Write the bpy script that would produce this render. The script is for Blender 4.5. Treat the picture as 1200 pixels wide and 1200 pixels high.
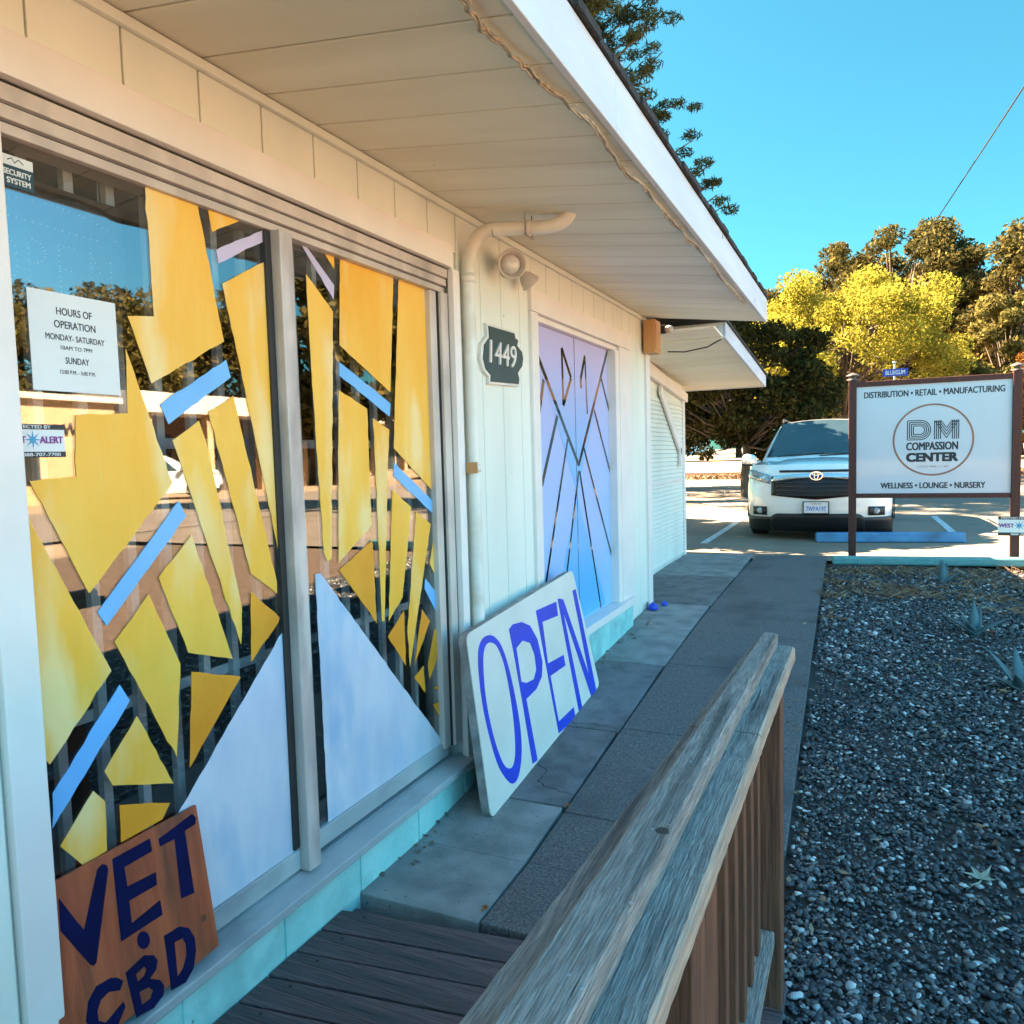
import bpy, bmesh, math, random
import numpy as np
from mathutils import Vector, Matrix, Quaternion
R = math.radians
for o in list(bpy.data.objects): bpy.data.objects.remove(o)
S = bpy.context.scene
COL = S.collection
random.seed(7); rng = np.random.default_rng(11)

# ------------------------------------------------------------ camera, sky, sun, exposure
cam = bpy.data.cameras.new('camera'); cam.sensor_width = 36; cam.sensor_height = 36
cam.lens = 905.13/1200*36; cam.clip_end = 1500; cam.clip_start = 0.05
co = bpy.data.objects.new('camera', cam); COL.objects.link(co)
yaw, pitch, roll = R(24.635), R(4.096), R(-1.595)
cy, sy, cp, sp = math.cos(yaw), math.sin(yaw), math.cos(pitch), math.sin(pitch)
fwd = Vector((-sy*cp, cy*cp, -sp)); rt = Vector((cy, sy, 0)); up = rt.cross(fwd)
r2 = rt*math.cos(roll)+up*math.sin(roll); u2 = -rt*math.sin(roll)+up*math.cos(roll)
m3 = Matrix((r2, u2, -fwd)).transposed()
co.matrix_world = Matrix.Translation((0, 0, 1.55)) @ m3.to_4x4()
S.camera = co
SUN_EL, SUN_AZ = 43.0, -86.0          # sun over the building, on the -X side
SKY_NORTH = (0.13, 0.38, 0.36, 1); SKY_EAST_FILL = (0.62, 1.28, 1.32, 1)
W = bpy.data.worlds.new('World'); S.world = W; W.use_nodes = True
nt = W.node_tree; nt.nodes.clear()
sky = nt.nodes.new('ShaderNodeTexSky'); sky.sky_type = 'NISHITA'; sky.sun_disc = False
sky.sun_elevation = R(SUN_EL); sky.sun_rotation = R(SUN_AZ); sky.air_density = 1.0; sky.dust_density = 1.4; sky.ozone_density = 1.0
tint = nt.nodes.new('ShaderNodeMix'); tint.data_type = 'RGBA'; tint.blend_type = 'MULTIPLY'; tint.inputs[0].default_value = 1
# sky tint brightened east and overhead to fill the shaded facade and window reflection
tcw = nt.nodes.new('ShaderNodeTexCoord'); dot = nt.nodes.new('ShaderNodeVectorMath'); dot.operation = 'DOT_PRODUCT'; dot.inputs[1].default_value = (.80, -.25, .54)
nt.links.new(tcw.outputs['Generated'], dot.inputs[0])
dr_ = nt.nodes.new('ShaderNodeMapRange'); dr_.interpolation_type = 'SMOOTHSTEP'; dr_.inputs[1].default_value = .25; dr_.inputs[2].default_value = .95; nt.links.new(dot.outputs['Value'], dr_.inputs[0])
cm = nt.nodes.new('ShaderNodeMix'); cm.data_type = 'RGBA'; cm.inputs[6].default_value = SKY_NORTH; cm.inputs[7].default_value = SKY_EAST_FILL
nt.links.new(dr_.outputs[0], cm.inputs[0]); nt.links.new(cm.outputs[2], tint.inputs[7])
bg = nt.nodes.new('ShaderNodeBackground'); bg.inputs['Strength'].default_value = 0.05
wo = nt.nodes.new('ShaderNodeOutputWorld')
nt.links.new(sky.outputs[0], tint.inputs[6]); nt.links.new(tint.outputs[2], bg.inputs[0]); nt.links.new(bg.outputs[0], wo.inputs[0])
sl = bpy.data.lights.new('sun', 'SUN'); sl.energy = 5.0; sl.angle = R(0.5); sl.color = (1.0, 0.76, 0.50)
so = bpy.data.objects.new('sun', sl); COL.objects.link(so)
tosun = Vector((math.sin(R(SUN_AZ))*math.cos(R(SUN_EL)), math.cos(R(SUN_AZ))*math.cos(R(SUN_EL)), math.sin(R(SUN_EL))))
so.rotation_euler = tosun.to_track_quat('Z', 'Y').to_euler(); so.location = (-20, 5, 30)
S.view_settings.view_transform = 'Standard'; S.view_settings.look = 'None'
S.view_settings.exposure = 3.85; S.view_settings.gamma = 1

# ------------------------------------------------------------ helpers
def pm(name, c1, c2=None, scale=6, stretch=(1, 1, 1), rough=0.6, bump=0.0, bscale=None, metal=0.0, spec=0.5, detail=5, lo=0.35, hi=0.65, c3=None, s3=1.2, coat=0.0, island=None, spots=None, crack=None, fissure=None):
    m = bpy.data.materials.new(name); m.use_nodes = True; t = m.node_tree; N = t.nodes; L = t.links
    b = N['Principled BSDF']; b.inputs['Roughness'].default_value = rough; b.inputs['Metallic'].default_value = metal
    b.inputs['Specular IOR Level'].default_value = spec; b.inputs['Coat Weight'].default_value = coat; b.inputs['Coat Roughness'].default_value = .05
    c2 = c2 or tuple(x*0.82 for x in c1)
    tc = N.new('ShaderNodeTexCoord'); mp = N.new('ShaderNodeMapping'); mp.inputs['Scale'].default_value = stretch
    L.new(tc.outputs['Object'], mp.inputs[0])
    nz = N.new('ShaderNodeTexNoise'); nz.inputs['Scale'].default_value = scale; nz.inputs['Detail'].default_value = detail
    L.new(mp.outputs[0], nz.inputs['Vector'])
    rp = N.new('ShaderNodeValToRGB'); rp.color_ramp.elements[0].position = lo; rp.color_ramp.elements[1].position = hi
    rp.color_ramp.elements[0].color = (*c2, 1); rp.color_ramp.elements[1].color = (*c1, 1)
    L.new(nz.outputs[0], rp.inputs[0]); out = rp.outputs[0]
    if c3:
        n3 = N.new('ShaderNodeTexNoise'); n3.inputs['Scale'].default_value = s3; n3.inputs['Detail'].default_value = 6; L.new(mp.outputs[0], n3.inputs['Vector'])
        r3 = N.new('ShaderNodeValToRGB'); r3.color_ramp.elements[0].position = .52; r3.color_ramp.elements[1].position = .68
        L.new(n3.outputs[0], r3.inputs[0])
        mx = N.new('ShaderNodeMix'); mx.data_type = 'RGBA'; mx.inputs[7].default_value = (*c3, 1)
        L.new(r3.outputs[0], mx.inputs[0]); L.new(out, mx.inputs[6]); out = mx.outputs[2]
    if island:
        ge = N.new('ShaderNodeNewGeometry'); r4 = N.new('ShaderNodeValToRGB'); r4.color_ramp.interpolation = 'LINEAR'
        els = r4.color_ramp.elements
        while len(els) < len(island): els.new(.5)
        for e, (p, c) in zip(els, island): e.position = p; e.color = (*c, 1)
        L.new(ge.outputs['Random Per Island'], r4.inputs[0])
        mx = N.new('ShaderNodeMix'); mx.data_type = 'RGBA'; mx.blend_type = 'MULTIPLY'; mx.inputs[0].default_value = 1
        L.new(out, mx.inputs[6]); L.new(r4.outputs[0], mx.inputs[7]); out = mx.outputs[2]
    if spots:          # small chips, nail heads, specks: (scale, radius, colour)
        vo = N.new('ShaderNodeTexVoronoi'); vo.inputs['Scale'].default_value = spots[0]; L.new(tc.outputs['Object'], vo.inputs['Vector'])
        lt = N.new('ShaderNodeMath'); lt.operation = 'LESS_THAN'; lt.inputs[1].default_value = spots[1]; L.new(vo.outputs['Distance'], lt.inputs[0])
        mx = N.new('ShaderNodeMix'); mx.data_type = 'RGBA'; mx.inputs[7].default_value = (*spots[2], 1); L.new(lt.outputs[0], mx.inputs[0]); L.new(out, mx.inputs[6]); out = mx.outputs[2]
    if crack:          # thin dark splits along the grain: (stretch, scale, threshold, colour)
        m4 = N.new('ShaderNodeMapping'); m4.inputs['Scale'].default_value = crack[0]; L.new(tc.outputs['Object'], m4.inputs[0])
        n4 = N.new('ShaderNodeTexNoise'); n4.inputs['Scale'].default_value = crack[1]; n4.inputs['Detail'].default_value = 3; L.new(m4.outputs[0], n4.inputs['Vector'])
        r5 = N.new('ShaderNodeValToRGB'); r5.color_ramp.elements[0].position = crack[2]; r5.color_ramp.elements[1].position = crack[2]+.03; L.new(n4.outputs[0], r5.inputs[0])
        mx = N.new('ShaderNodeMix'); mx.data_type = 'RGBA'; mx.inputs[7].default_value = (*crack[3], 1); L.new(r5.outputs[0], mx.inputs[0]); L.new(out, mx.inputs[6]); out = mx.outputs[2]
    if fissure:        # hairline cracks: (scale, half width, colour)
        nw = N.new('ShaderNodeTexNoise'); nw.inputs['Scale'].default_value = 3; nw.inputs['Detail'].default_value = 5; L.new(tc.outputs['Object'], nw.inputs['Vector'])
        va = N.new('ShaderNodeVectorMath'); va.operation = 'MULTIPLY_ADD'; va.inputs[1].default_value = (.5, .5, .5); L.new(nw.outputs['Color'], va.inputs[0]); L.new(tc.outputs['Object'], va.inputs[2])
        vo = N.new('ShaderNodeTexVoronoi'); vo.feature = 'DISTANCE_TO_EDGE'; vo.inputs['Scale'].default_value = fissure[0]; L.new(va.outputs[0], vo.inputs['Vector'])
        lt = N.new('ShaderNodeMath'); lt.operation = 'LESS_THAN'; lt.inputs[1].default_value = fissure[1]; L.new(vo.outputs['Distance'], lt.inputs[0])
        mx = N.new('ShaderNodeMix'); mx.data_type = 'RGBA'; mx.inputs[7].default_value = (*fissure[2], 1); L.new(lt.outputs[0], mx.inputs[0]); L.new(out, mx.inputs[6]); out = mx.outputs[2]
    L.new(out, b.inputs['Base Color'])
    if bump:
        nb = N.new('ShaderNodeTexNoise'); nb.inputs['Scale'].default_value = bscale or scale*6; nb.inputs['Detail'].default_value = 6
        L.new(mp.outputs[0], nb.inputs['Vector'])
        bp = N.new('ShaderNodeBump'); bp.inputs['Strength'].default_value = bump; bp.inputs['Distance'].default_value = 0.01
        L.new(nb.outputs[0], bp.inputs['Height']); L.new(bp.outputs[0], b.inputs['Normal'])
    return m

def leafmat(name, cols, trans=0.35):
    m = bpy.data.materials.new(name); m.use_nodes = True; t = m.node_tree; N = t.nodes; L = t.links; N.clear()
    ge = N.new('ShaderNodeNewGeometry'); rp = N.new('ShaderNodeValToRGB'); els = rp.color_ramp.elements
    while len(els) < len(cols): els.new(.5)
    for i, (e, c) in enumerate(zip(els, cols)): e.position = i/(len(cols)-1); e.color = (*c, 1)
    L.new(ge.outputs['Random Per Island'], rp.inputs[0])
    tc = N.new('ShaderNodeTexCoord'); nz = N.new('ShaderNodeTexNoise'); nz.inputs['Scale'].default_value = .9; L.new(tc.outputs['Object'], nz.inputs['Vector'])
    mr = N.new('ShaderNodeMapRange'); mr.inputs[1].default_value = .3; mr.inputs[2].default_value = .7; mr.inputs[3].default_value = .6; mr.inputs[4].default_value = 1.25
    L.new(nz.outputs[0], mr.inputs[0])
    mx = N.new('ShaderNodeMix'); mx.data_type = 'RGBA'; mx.blend_type = 'MULTIPLY'; mx.inputs[0].default_value = 1
    L.new(rp.outputs[0], mx.inputs[6]); L.new(mr.outputs[0], mx.inputs[7])
    d = N.new('ShaderNodeBsdfDiffuse'); tr = N.new('ShaderNodeBsdfTranslucent'); L.new(mx.outputs[2], d.inputs[0]); L.new(mx.outputs[2], tr.inputs[0])
    ms = N.new('ShaderNodeMixShader'); ms.inputs[0].default_value = trans; L.new(d.outputs[0], ms.inputs[1]); L.new(tr.outputs[0], ms.inputs[2])
    o = N.new('ShaderNodeOutputMaterial'); L.new(ms.outputs[0], o.inputs[0]); return m

def glassmat(name, f0=0.12, tintc=(.8, .82, .82)):
    m = bpy.data.materials.new(name); m.use_nodes = True; t = m.node_tree; N = t.nodes; L = t.links; N.clear()
    lw = N.new('ShaderNodeLayerWeight'); lw.inputs[0].default_value = .5
    p = N.new('ShaderNodeMath'); p.operation = 'POWER'; p.inputs[1].default_value = 5; L.new(lw.outputs['Facing'], p.inputs[0])
    a = N.new('ShaderNodeMath'); a.operation = 'MULTIPLY_ADD'; a.inputs[1].default_value = 1-f0; a.inputs[2].default_value = f0; a.use_clamp = True; L.new(p.outputs[0], a.inputs[0])
    tb = N.new('ShaderNodeBsdfTransparent'); tb.inputs[0].default_value = (*tintc, 1)
    gl = N.new('ShaderNodeBsdfGlossy'); gl.inputs['Roughness'].default_value = .015; gl.inputs[0].default_value = (1, 1, 1, 1)
    tc = N.new('ShaderNodeTexCoord'); nz = N.new('ShaderNodeTexNoise'); nz.inputs['Scale'].default_value = 1.3; nz.inputs['Detail'].default_value = 1; L.new(tc.outputs['Object'], nz.inputs['Vector'])
    bp = N.new('ShaderNodeBump'); bp.inputs['Strength'].default_value = .02; bp.inputs['Distance'].default_value = .05; L.new(nz.outputs[0], bp.inputs['Height']); L.new(bp.outputs[0], gl.inputs['Normal'])
    ms = N.new('ShaderNodeMixShader'); L.new(a.outputs[0], ms.inputs[0]); L.new(tb.outputs[0], ms.inputs[1]); L.new(gl.outputs[0], ms.inputs[2])
    o = N.new('ShaderNodeOutputMaterial'); L.new(ms.outputs[0], o.inputs[0]); return m

def tag(o, label=None, cat=None, group=None, kind=None):
    if label: o['label'] = label
    if cat: o['category'] = cat
    if group: o['group'] = group
    if kind: o['kind'] = kind
    return o
def thing(name, loc, label, cat, group=None):
    o = bpy.data.objects.new(name, None); COL.objects.link(o); o.location = loc; o.empty_display_size = .1
    return tag(o, label, cat, group)
def rootloc(o):
    v = Vector((0, 0, 0))
    while o is not None: v += o.location; o = o.parent
    return v
class MB:
    """collects shapes in world coordinates and links them as one mesh object"""
    def __init__(s): s.v = []; s.f = []; s.mi = []; s.sm = []
    def add(s, vs, fs, mi=0, sm=False):
        b = len(s.v); s.v += [tuple(v) for v in vs]; s.f += [tuple(i+b for i in f) for f in fs]; s.mi += [mi]*len(fs); s.sm += [sm]*len(fs); return s
    def box(s, x0, x1, y0, y1, z0, z1, mi=0):
        vs = [(x, y, z) for z in (z0, z1) for y in (y0, y1) for x in (x0, x1)]
        return s.add(vs, [(0, 2, 3, 1), (4, 5, 7, 6), (0, 1, 5, 4), (2, 6, 7, 3), (0, 4, 6, 2), (1, 3, 7, 5)], mi)
    def hexa(s, p, mi=0):      # 8 corners: bottom ring 0-3, top ring 4-7
        return s.add(p, [(3, 2, 1, 0), (4, 5, 6, 7), (0, 1, 5, 4), (1, 2, 6, 5), (2, 3, 7, 6), (3, 0, 4, 7)], mi)
    def bar(s, a, b, w, h, upv=(0, 0, 1), mi=0):
        a = Vector(a); b = Vector(b); d = (b-a).normalized(); u = Vector(upv); sx = d.cross(u).normalized(); u = sx.cross(d).normalized()
        P = []
        for q in (a, b): P += [q-sx*w/2-u*h/2, q+sx*w/2-u*h/2, q+sx*w/2+u*h/2, q-sx*w/2+u*h/2]
        return s.add(P, [(3, 2, 1, 0), (4, 5, 6, 7), (0, 1, 5, 4), (1, 2, 6, 5), (2, 3, 7, 6), (3, 0, 4, 7)], mi)
    def prism(s, poly, o, u, v, n, t, mi=0, cap=True):   # polygon in (u,v) frame extruded t along n
        o = Vector(o); u = Vector(u); v = Vector(v); n = Vector(n)
        area = sum(poly[i][0]*poly[(i+1) % len(poly)][1]-poly[(i+1) % len(poly)][0]*poly[i][1] for i in range(len(poly)))
        if area < 0: poly = poly[::-1]
        if u.cross(v).dot(n) < 0: poly = poly[::-1]
        k = len(poly); P = [o+u*a+v*b for a, b in poly]; Q = [p+n*t for p in P]
        fs = [tuple(range(k, 2*k)), tuple(range(k-1, -1, -1))]+[(i, (i+1) % k, k+(i+1) % k, k+i) for i in range(k)]
        return s.add(P+Q, fs, mi)
    def holed(s, outer, holes, o, u, v, n, t, mi=0):       # polygon with holes, via bmesh triangle fill
        o = Vector(o); u = Vector(u); v = Vector(v); n = Vector(n); bm = bmesh.new(); E = []
        for lp in [outer]+holes:
            vs = [bm.verts.new(o+u*a+v*b+n*t) for a, b in lp]
            for i in range(len(vs)): E.append(bm.edges.new((vs[i], vs[(i+1) % len(vs)])))
        bmesh.ops.triangle_fill(bm, use_beauty=True, use_dissolve=False, edges=E)
        bmesh.ops.recalc_face_normals(bm, faces=bm.faces)
        bm.normal_update()
        for f in bm.faces:
            if f.normal.dot(n) < 0: f.normal_flip()
        bm.verts.index_update(); s.add([x.co.copy() for x in bm.verts], [[q.index for q in f.verts] for f in bm.faces], mi); bm.free()
        for lp in [outer]+holes:
            k = len(lp); P = [o+u*a+v*b for a, b in lp]; Q = [p+n*t for p in P]
            s.add(P+Q, [(i, (i+1) % k, k+(i+1) % k, k+i) for i in range(k)], mi)
        return s
    def tube(s, pts, r, seg=10, mi=0, cap=True):
        pts = [Vector(p) for p in pts]; n = len(pts); rs = r if isinstance(r, (list, tuple)) else [r]*n
        ref = None; rings = []
        for i, p in enumerate(pts):
            d = (pts[min(i+1, n-1)]-pts[max(i-1, 0)]).normalized()
            if ref is None: ref = Vector((0, 0, 1)) if abs(d.z) < .9 else Vector((1, 0, 0))
            a = d.cross(ref).normalized(); b = a.cross(d).normalized(); ref = b
            rings.append([p+(a*math.cos(2*math.pi*k/seg)+b*math.sin(2*math.pi*k/seg))*rs[i] for k in range(seg)])
        vs = [q for rr in rings for q in rr]; fs = []
        for i in range(n-1):
            for k in range(seg): fs.append((i*seg+k, i*seg+(k+1) % seg, (i+1)*seg+(k+1) % seg, (i+1)*seg+k))
        s.add(vs, fs, mi, True)
        if cap: s.add(rings[0], [tuple(range(seg))[::-1]], mi); s.add(rings[-1], [tuple(range(seg))], mi)
        return s
    def lathe(s, o, axis, prof, seg=20, mi=0):     # prof: (distance along axis, radius)
        o = Vector(o); ax = Vector(axis).normalized(); ref = Vector((0, 0, 1)) if abs(ax.z) < .9 else Vector((1, 0, 0))
        a = ax.cross(ref).normalized(); b = ax.cross(a)
        vs = []; fs = []
        for t, r in prof:
            for k in range(seg): vs.append(o+ax*t+(a*math.cos(2*math.pi*k/seg)+b*math.sin(2*math.pi*k/seg))*max(r, 1e-4))
        for i in range(len(prof)-1):
            for k in range(seg): fs.append((i*seg+k, (i+1)*seg+k, (i+1)*seg+(k+1) % seg, i*seg+(k+1) % seg))
        return s.add(vs, fs, mi, True)
    def build(s, name, mats, parent=None, bevel=0, subd=0, weld=False):
        me = bpy.data.meshes.new(name); off = rootloc(parent) if parent is not None else Vector((0, 0, 0))
        vs = [tuple(Vector(v)-off) for v in s.v]
        me.from_pydata(vs, [], s.f)
        for mm in (mats if isinstance(mats, (list, tuple)) else [mats]): me.materials.append(mm)
        me.polygons.foreach_set('material_index', s.mi); me.polygons.foreach_set('use_smooth', s.sm); me.update()
        ob = bpy.data.objects.new(name, me); COL.objects.link(ob)
        if parent is not None: ob.parent = parent
        if weld:
            w = ob.modifiers.new('w', 'WELD'); w.merge_threshold = 1e-4
        if bevel:
            b = ob.modifiers.new('b', 'BEVEL'); b.width = bevel; b.segments = 2; b.limit_method = 'ANGLE'; b.angle_limit = R(35)
        if subd:
            d = ob.modifiers.new('s', 'SUBSURF'); d.levels = subd; d.render_levels = subd
        return ob
def based(ob, loc):
    """move a one-mesh thing's origin to loc"""
    loc = Vector(loc); ob.data.transform(Matrix.Translation(-loc)); ob.location = loc; return ob
def npmesh(name, V, F, mat, parent=None, smooth=False):
    me = bpy.data.meshes.new(name); V = np.asarray(V, np.float32).copy(); F = np.asarray(F, np.int32)
    if parent is not None: V -= np.array(rootloc(parent), np.float32)
    k = F.shape[1]; me.vertices.add(len(V)); me.vertices.foreach_set('co', V.ravel())
    me.loops.add(F.size); me.loops.foreach_set('vertex_index', F.ravel())
    me.polygons.add(len(F)); me.polygons.foreach_set('loop_start', np.arange(0, F.size, k, dtype=np.int32)); me.polygons.foreach_set('loop_total', np.full(len(F), k, np.int32))
    if smooth: me.polygons.foreach_set('use_smooth', np.ones(len(F), bool))
    me.materials.append(mat); me.update(calc_edges=True)
    ob = bpy.data.objects.new(name, me); COL.objects.link(ob)
    if parent is not None: ob.parent = parent
    return ob
def dup(o, parent=None):
    c = o.copy(); COL.objects.link(c)
    if parent is not None: c.parent = parent
    for ch in [q for q in list(bpy.data.objects) if q.parent == o]: dup(ch, c)
    return c
_fonts = {}
def text_mb(txt, height, width=None, bold=0.0, depth=0.0015, spacing=1.0):
    """outline of a word as (verts, faces) in a local frame: x right, y up, lower-left at origin"""
    cu = bpy.data.curves.new('t', 'FONT'); cu.body = txt; cu.size = 1; cu.offset = bold; cu.extrude = 0; cu.space_character = spacing; cu.resolution_u = 4
    ob = bpy.data.objects.new('t', cu); COL.objects.link(ob)
    dg = bpy.context.evaluated_depsgraph_get(); me = bpy.data.meshes.new_from_object(ob.evaluated_get(dg))
    vs = [v.co.copy() for v in me.vertices]; fs = [tuple(p.vertices) for p in me.polygons]
    bpy.data.objects.remove(ob); bpy.data.curves.remove(cu); bpy.data.meshes.remove(me)
    x0 = min(v.x for v in vs); x1 = max(v.x for v in vs); y0 = min(v.y for v in vs); y1 = max(v.y for v in vs)
    k = height/(y1-y0); kx = k if width is None else width/(x1-x0)
    return [((v.x-x0)*kx, (v.y-y0)*k) for v in vs], fs
def put_text(mb, txt, o, u, v, n, height, width=None, bold=0.0, mi=0, center=False, spacing=1.0):
    vs, fs = text_mb(txt, height, width, 0, spacing=spacing); o = Vector(o); u = Vector(u); v = Vector(v); n = Vector(n)
    w = max(a for a, b in vs)
    if center: o = o-u*w/2-v*height/2
    flip = u.cross(v).dot(n) < 0
    for k, (dx, dy) in enumerate([(0, 0)] if bold < .004 else [(-1, -.5), (1, -.5), (-1, .5), (1, .5)] if bold < .08 else [(a, b) for a in (-1, -.5, 0, .5, 1) for b in (-.7, 0, .7)]):
        mb.add([o+u*(a+dx*bold*height)+v*(b+dy*bold*height)+n*(.00006*k) for a, b in vs], [f[::-1] if flip else f for f in fs], mi)

GX = [2.6, 4.86, 5.69, 6.6, 8.5, 36.9, 37.3, 45, 75, 200]; GZ = [0, .175, .222, .262, .30, .30, .45, 1.0, 1.05, 2.0]
def g(y): return float(np.interp(y, GX, GZ))
def sheet(mb, x0, x1, y0, y1, dz, mi=0, skew0=0.0, skew1=0.0, nx=1):
    ys = sorted({y0, y1} | {q for q in GX if y0 < q < y1}); vs = []; fs = []
    for j, y in enumerate(ys):
        k = (y-y0)/(y1-y0)
        for i in range(nx+1): vs.append((x0+skew0*k+(x1+skew1*k-x0-skew0*k)*i/nx, y, g(y)+dz))
    for j in range(len(ys)-1):
        for i in range(nx): a = j*(nx+1)+i; fs.append((a, a+1, a+nx+2, a+nx+1))
    mb.add(vs, fs, mi)

def words(parent, mat, items, u, v, n, center=True):
    """each line of lettering its own part"""
    for txt, o, h, w, bold in items:
        mb = MB(); put_text(mb, txt, o, u, v, n, h, w, bold, 0, center); mb.build('lettering', mat, parent)
# traced outlines, in metres on the planes they lie on
PAINT_A = {'Y': [[(1.483, 2.277), (1.656, 2.28), (1.728, 1.907), (1.466, 1.767), (1.406, 1.932), (1.487, 1.943)], [(1.694, 2.278), (1.824, 2.278), (1.705, 2.213)], [(1.733, 2.074), (1.938, 2.19), (1.951, 1.327), (1.938, 1.154), (1.782, 1.864)], [(1.655, 1.701), (1.753, 1.752), (1.898, 1.174), (1.896, 1.137), (1.787, 1.217)], [(1.523, 1.619), (1.617, 1.675), (1.643, 1.606), (1.742, 1.121), (1.731, 1.012)], [(1.394, 1.848), (1.514, 1.505), (1.249, 1.25), (1.123, 1.525), (1.237, 1.532), (1.245, 1.676), (1.388, 1.687)], [(1.108, 1.457), (1.12, 1.43), (1.295, 1.048), (1.123, 0.875), (1.097, 0.917)], [(1.452, 1.257), (1.57, 1.359), (1.695, 0.977), (1.534, 1.035)], [(1.309, 1.118), (1.417, 1.219), (1.505, 1.011), (1.475, 0.761)], [(1.359, 0.913), (1.459, 0.694), (1.278, 0.762), (1.258, 0.806)], [(1.225, 0.77), (1.254, 0.732), (1.25, 0.608), (1.185, 0.604), (1.133, 0.676)]], 'A': [[(1.783, 1.163), (1.902, 1.058), (1.896, 1.045), (1.768, 0.948)], [(1.541, 0.979), (1.724, 0.915), (1.516, 0.715)], [(1.293, 0.705), (1.444, 0.646), (1.417, 0.613), (1.29, 0.61)]], 'V': [[(1.717, 2.166), (1.962, 2.295), (1.977, 2.272), (1.723, 2.129)]], 'B': [[(1.489, 1.713), (1.732, 1.855), (1.747, 1.806), (1.513, 1.662)], [(1.268, 1.2), (1.532, 1.455), (1.554, 1.411), (1.29, 1.162)], [(1.124, 0.806), (1.315, 1.007), (1.341, 0.959), (1.118, 0.726)]], 'G': [[(1.985, 1.075), (1.993, 0.285), (1.563, 0.218), (1.303, 0.178), (1.297, 0.45)]]}
PAINT_B = {'Y': [[(2.196, 2.31), (2.289, 2.304), (2.284, 2.23)], [(2.323, 2.3), (2.669, 2.299), (2.613, 1.818), (2.297, 1.965)], [(2.707, 2.294), (2.959, 2.307), (2.967, 1.466), (2.962, 1.398), (2.933, 1.4), (2.622, 1.596)], [(2.281, 1.805), (2.449, 1.746), (2.449, 1.305), (2.235, 1.187), (2.26, 1.552)], [(2.486, 1.712), (2.595, 1.67), (2.576, 1.547), (2.508, 0.92), (2.491, 0.924), (2.488, 1.549)], [(2.598, 1.432), (2.733, 1.354), (2.678, 1.126), (2.643, 0.991), (2.538, 0.914)], [(2.772, 1.33), (2.887, 1.269), (2.815, 1.063), (2.68, 0.691), (2.671, 0.843)], [(2.958, 1.331), (2.977, 0.954), (2.868, 1.1)], [(2.129, 2.182), (2.267, 2.079), (2.197, 1.207), (2.173, 1.202), (2.156, 1.234), (2.136, 1.844)]], 'A': [[(2.238, 1.162), (2.45, 1.246), (2.456, 0.924)], [(2.528, 0.854), (2.651, 0.933), (2.649, 0.706)], [(2.714, 0.689), (2.791, 0.913), (2.851, 0.849)], [(2.71, 0.639), (2.788, 0.67), (2.794, 0.549)], [(2.892, 0.81), (2.962, 0.733), (2.833, 0.598), (2.823, 0.661)], [(2.859, 0.552), (2.949, 0.55), (2.939, 0.506)], [(2.854, 0.478), (2.929, 0.478), (2.929, 0.369)]], 'V': [[(2.09, 2.308), (2.28, 2.172), (2.274, 2.122), (2.093, 2.29)]], 'B': [[(2.29, 1.905), (2.61, 1.773), (2.6, 1.721), (2.287, 1.857)], [(2.618, 1.54), (2.929, 1.355), (2.919, 1.307), (2.614, 1.485)], [(2.828, 1.039), (2.989, 0.898), (2.974, 0.792), (2.818, 0.996)]], 'G': [[(2.105, 1.167), (2.133, 1.165), (2.931, 0.282), (2.115, 0.255)]]}
DOOR_LINES = [[(4.129, 2.12), (4.784, 1.483)], [(5.465, 2.316), (4.784, 1.483)], [(4.211, 1.991), (4.126, 1.781)], [(4.418, 1.791), (4.144, 1.378)], [(4.518, 2.208), (4.675, 2.038), (4.525, 1.858), (4.518, 2.208)], [(4.949, 2.206), (4.854, 2.041), (4.867, 1.986)], [(4.949, 2.206), (4.977, 1.823)], [(5.291, 2.093), (5.497, 1.831)], [(5.124, 1.858), (5.491, 1.386)], [(4.877, 1.617), (5.514, 0.736)], [(4.587, 1.648), (4.173, 0.809)], [(4.782, 1.444), (4.518, 0.808)], [(4.799, 1.444), (5.189, 0.463)]]
OPEN_FRAME = [[-1.437, 2.829, 0.016], [-0.02061, 0.99683, 0.07682], [-0.14077, -0.07897, 0.98689], [0.98983, 0.00953, 0.14195]]
OPEN_SIZE = [(0.0151, -0.0065), (1.6009, 0.0025), (1.4491, 0.7358), (0.1216, 0.7845)]
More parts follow.
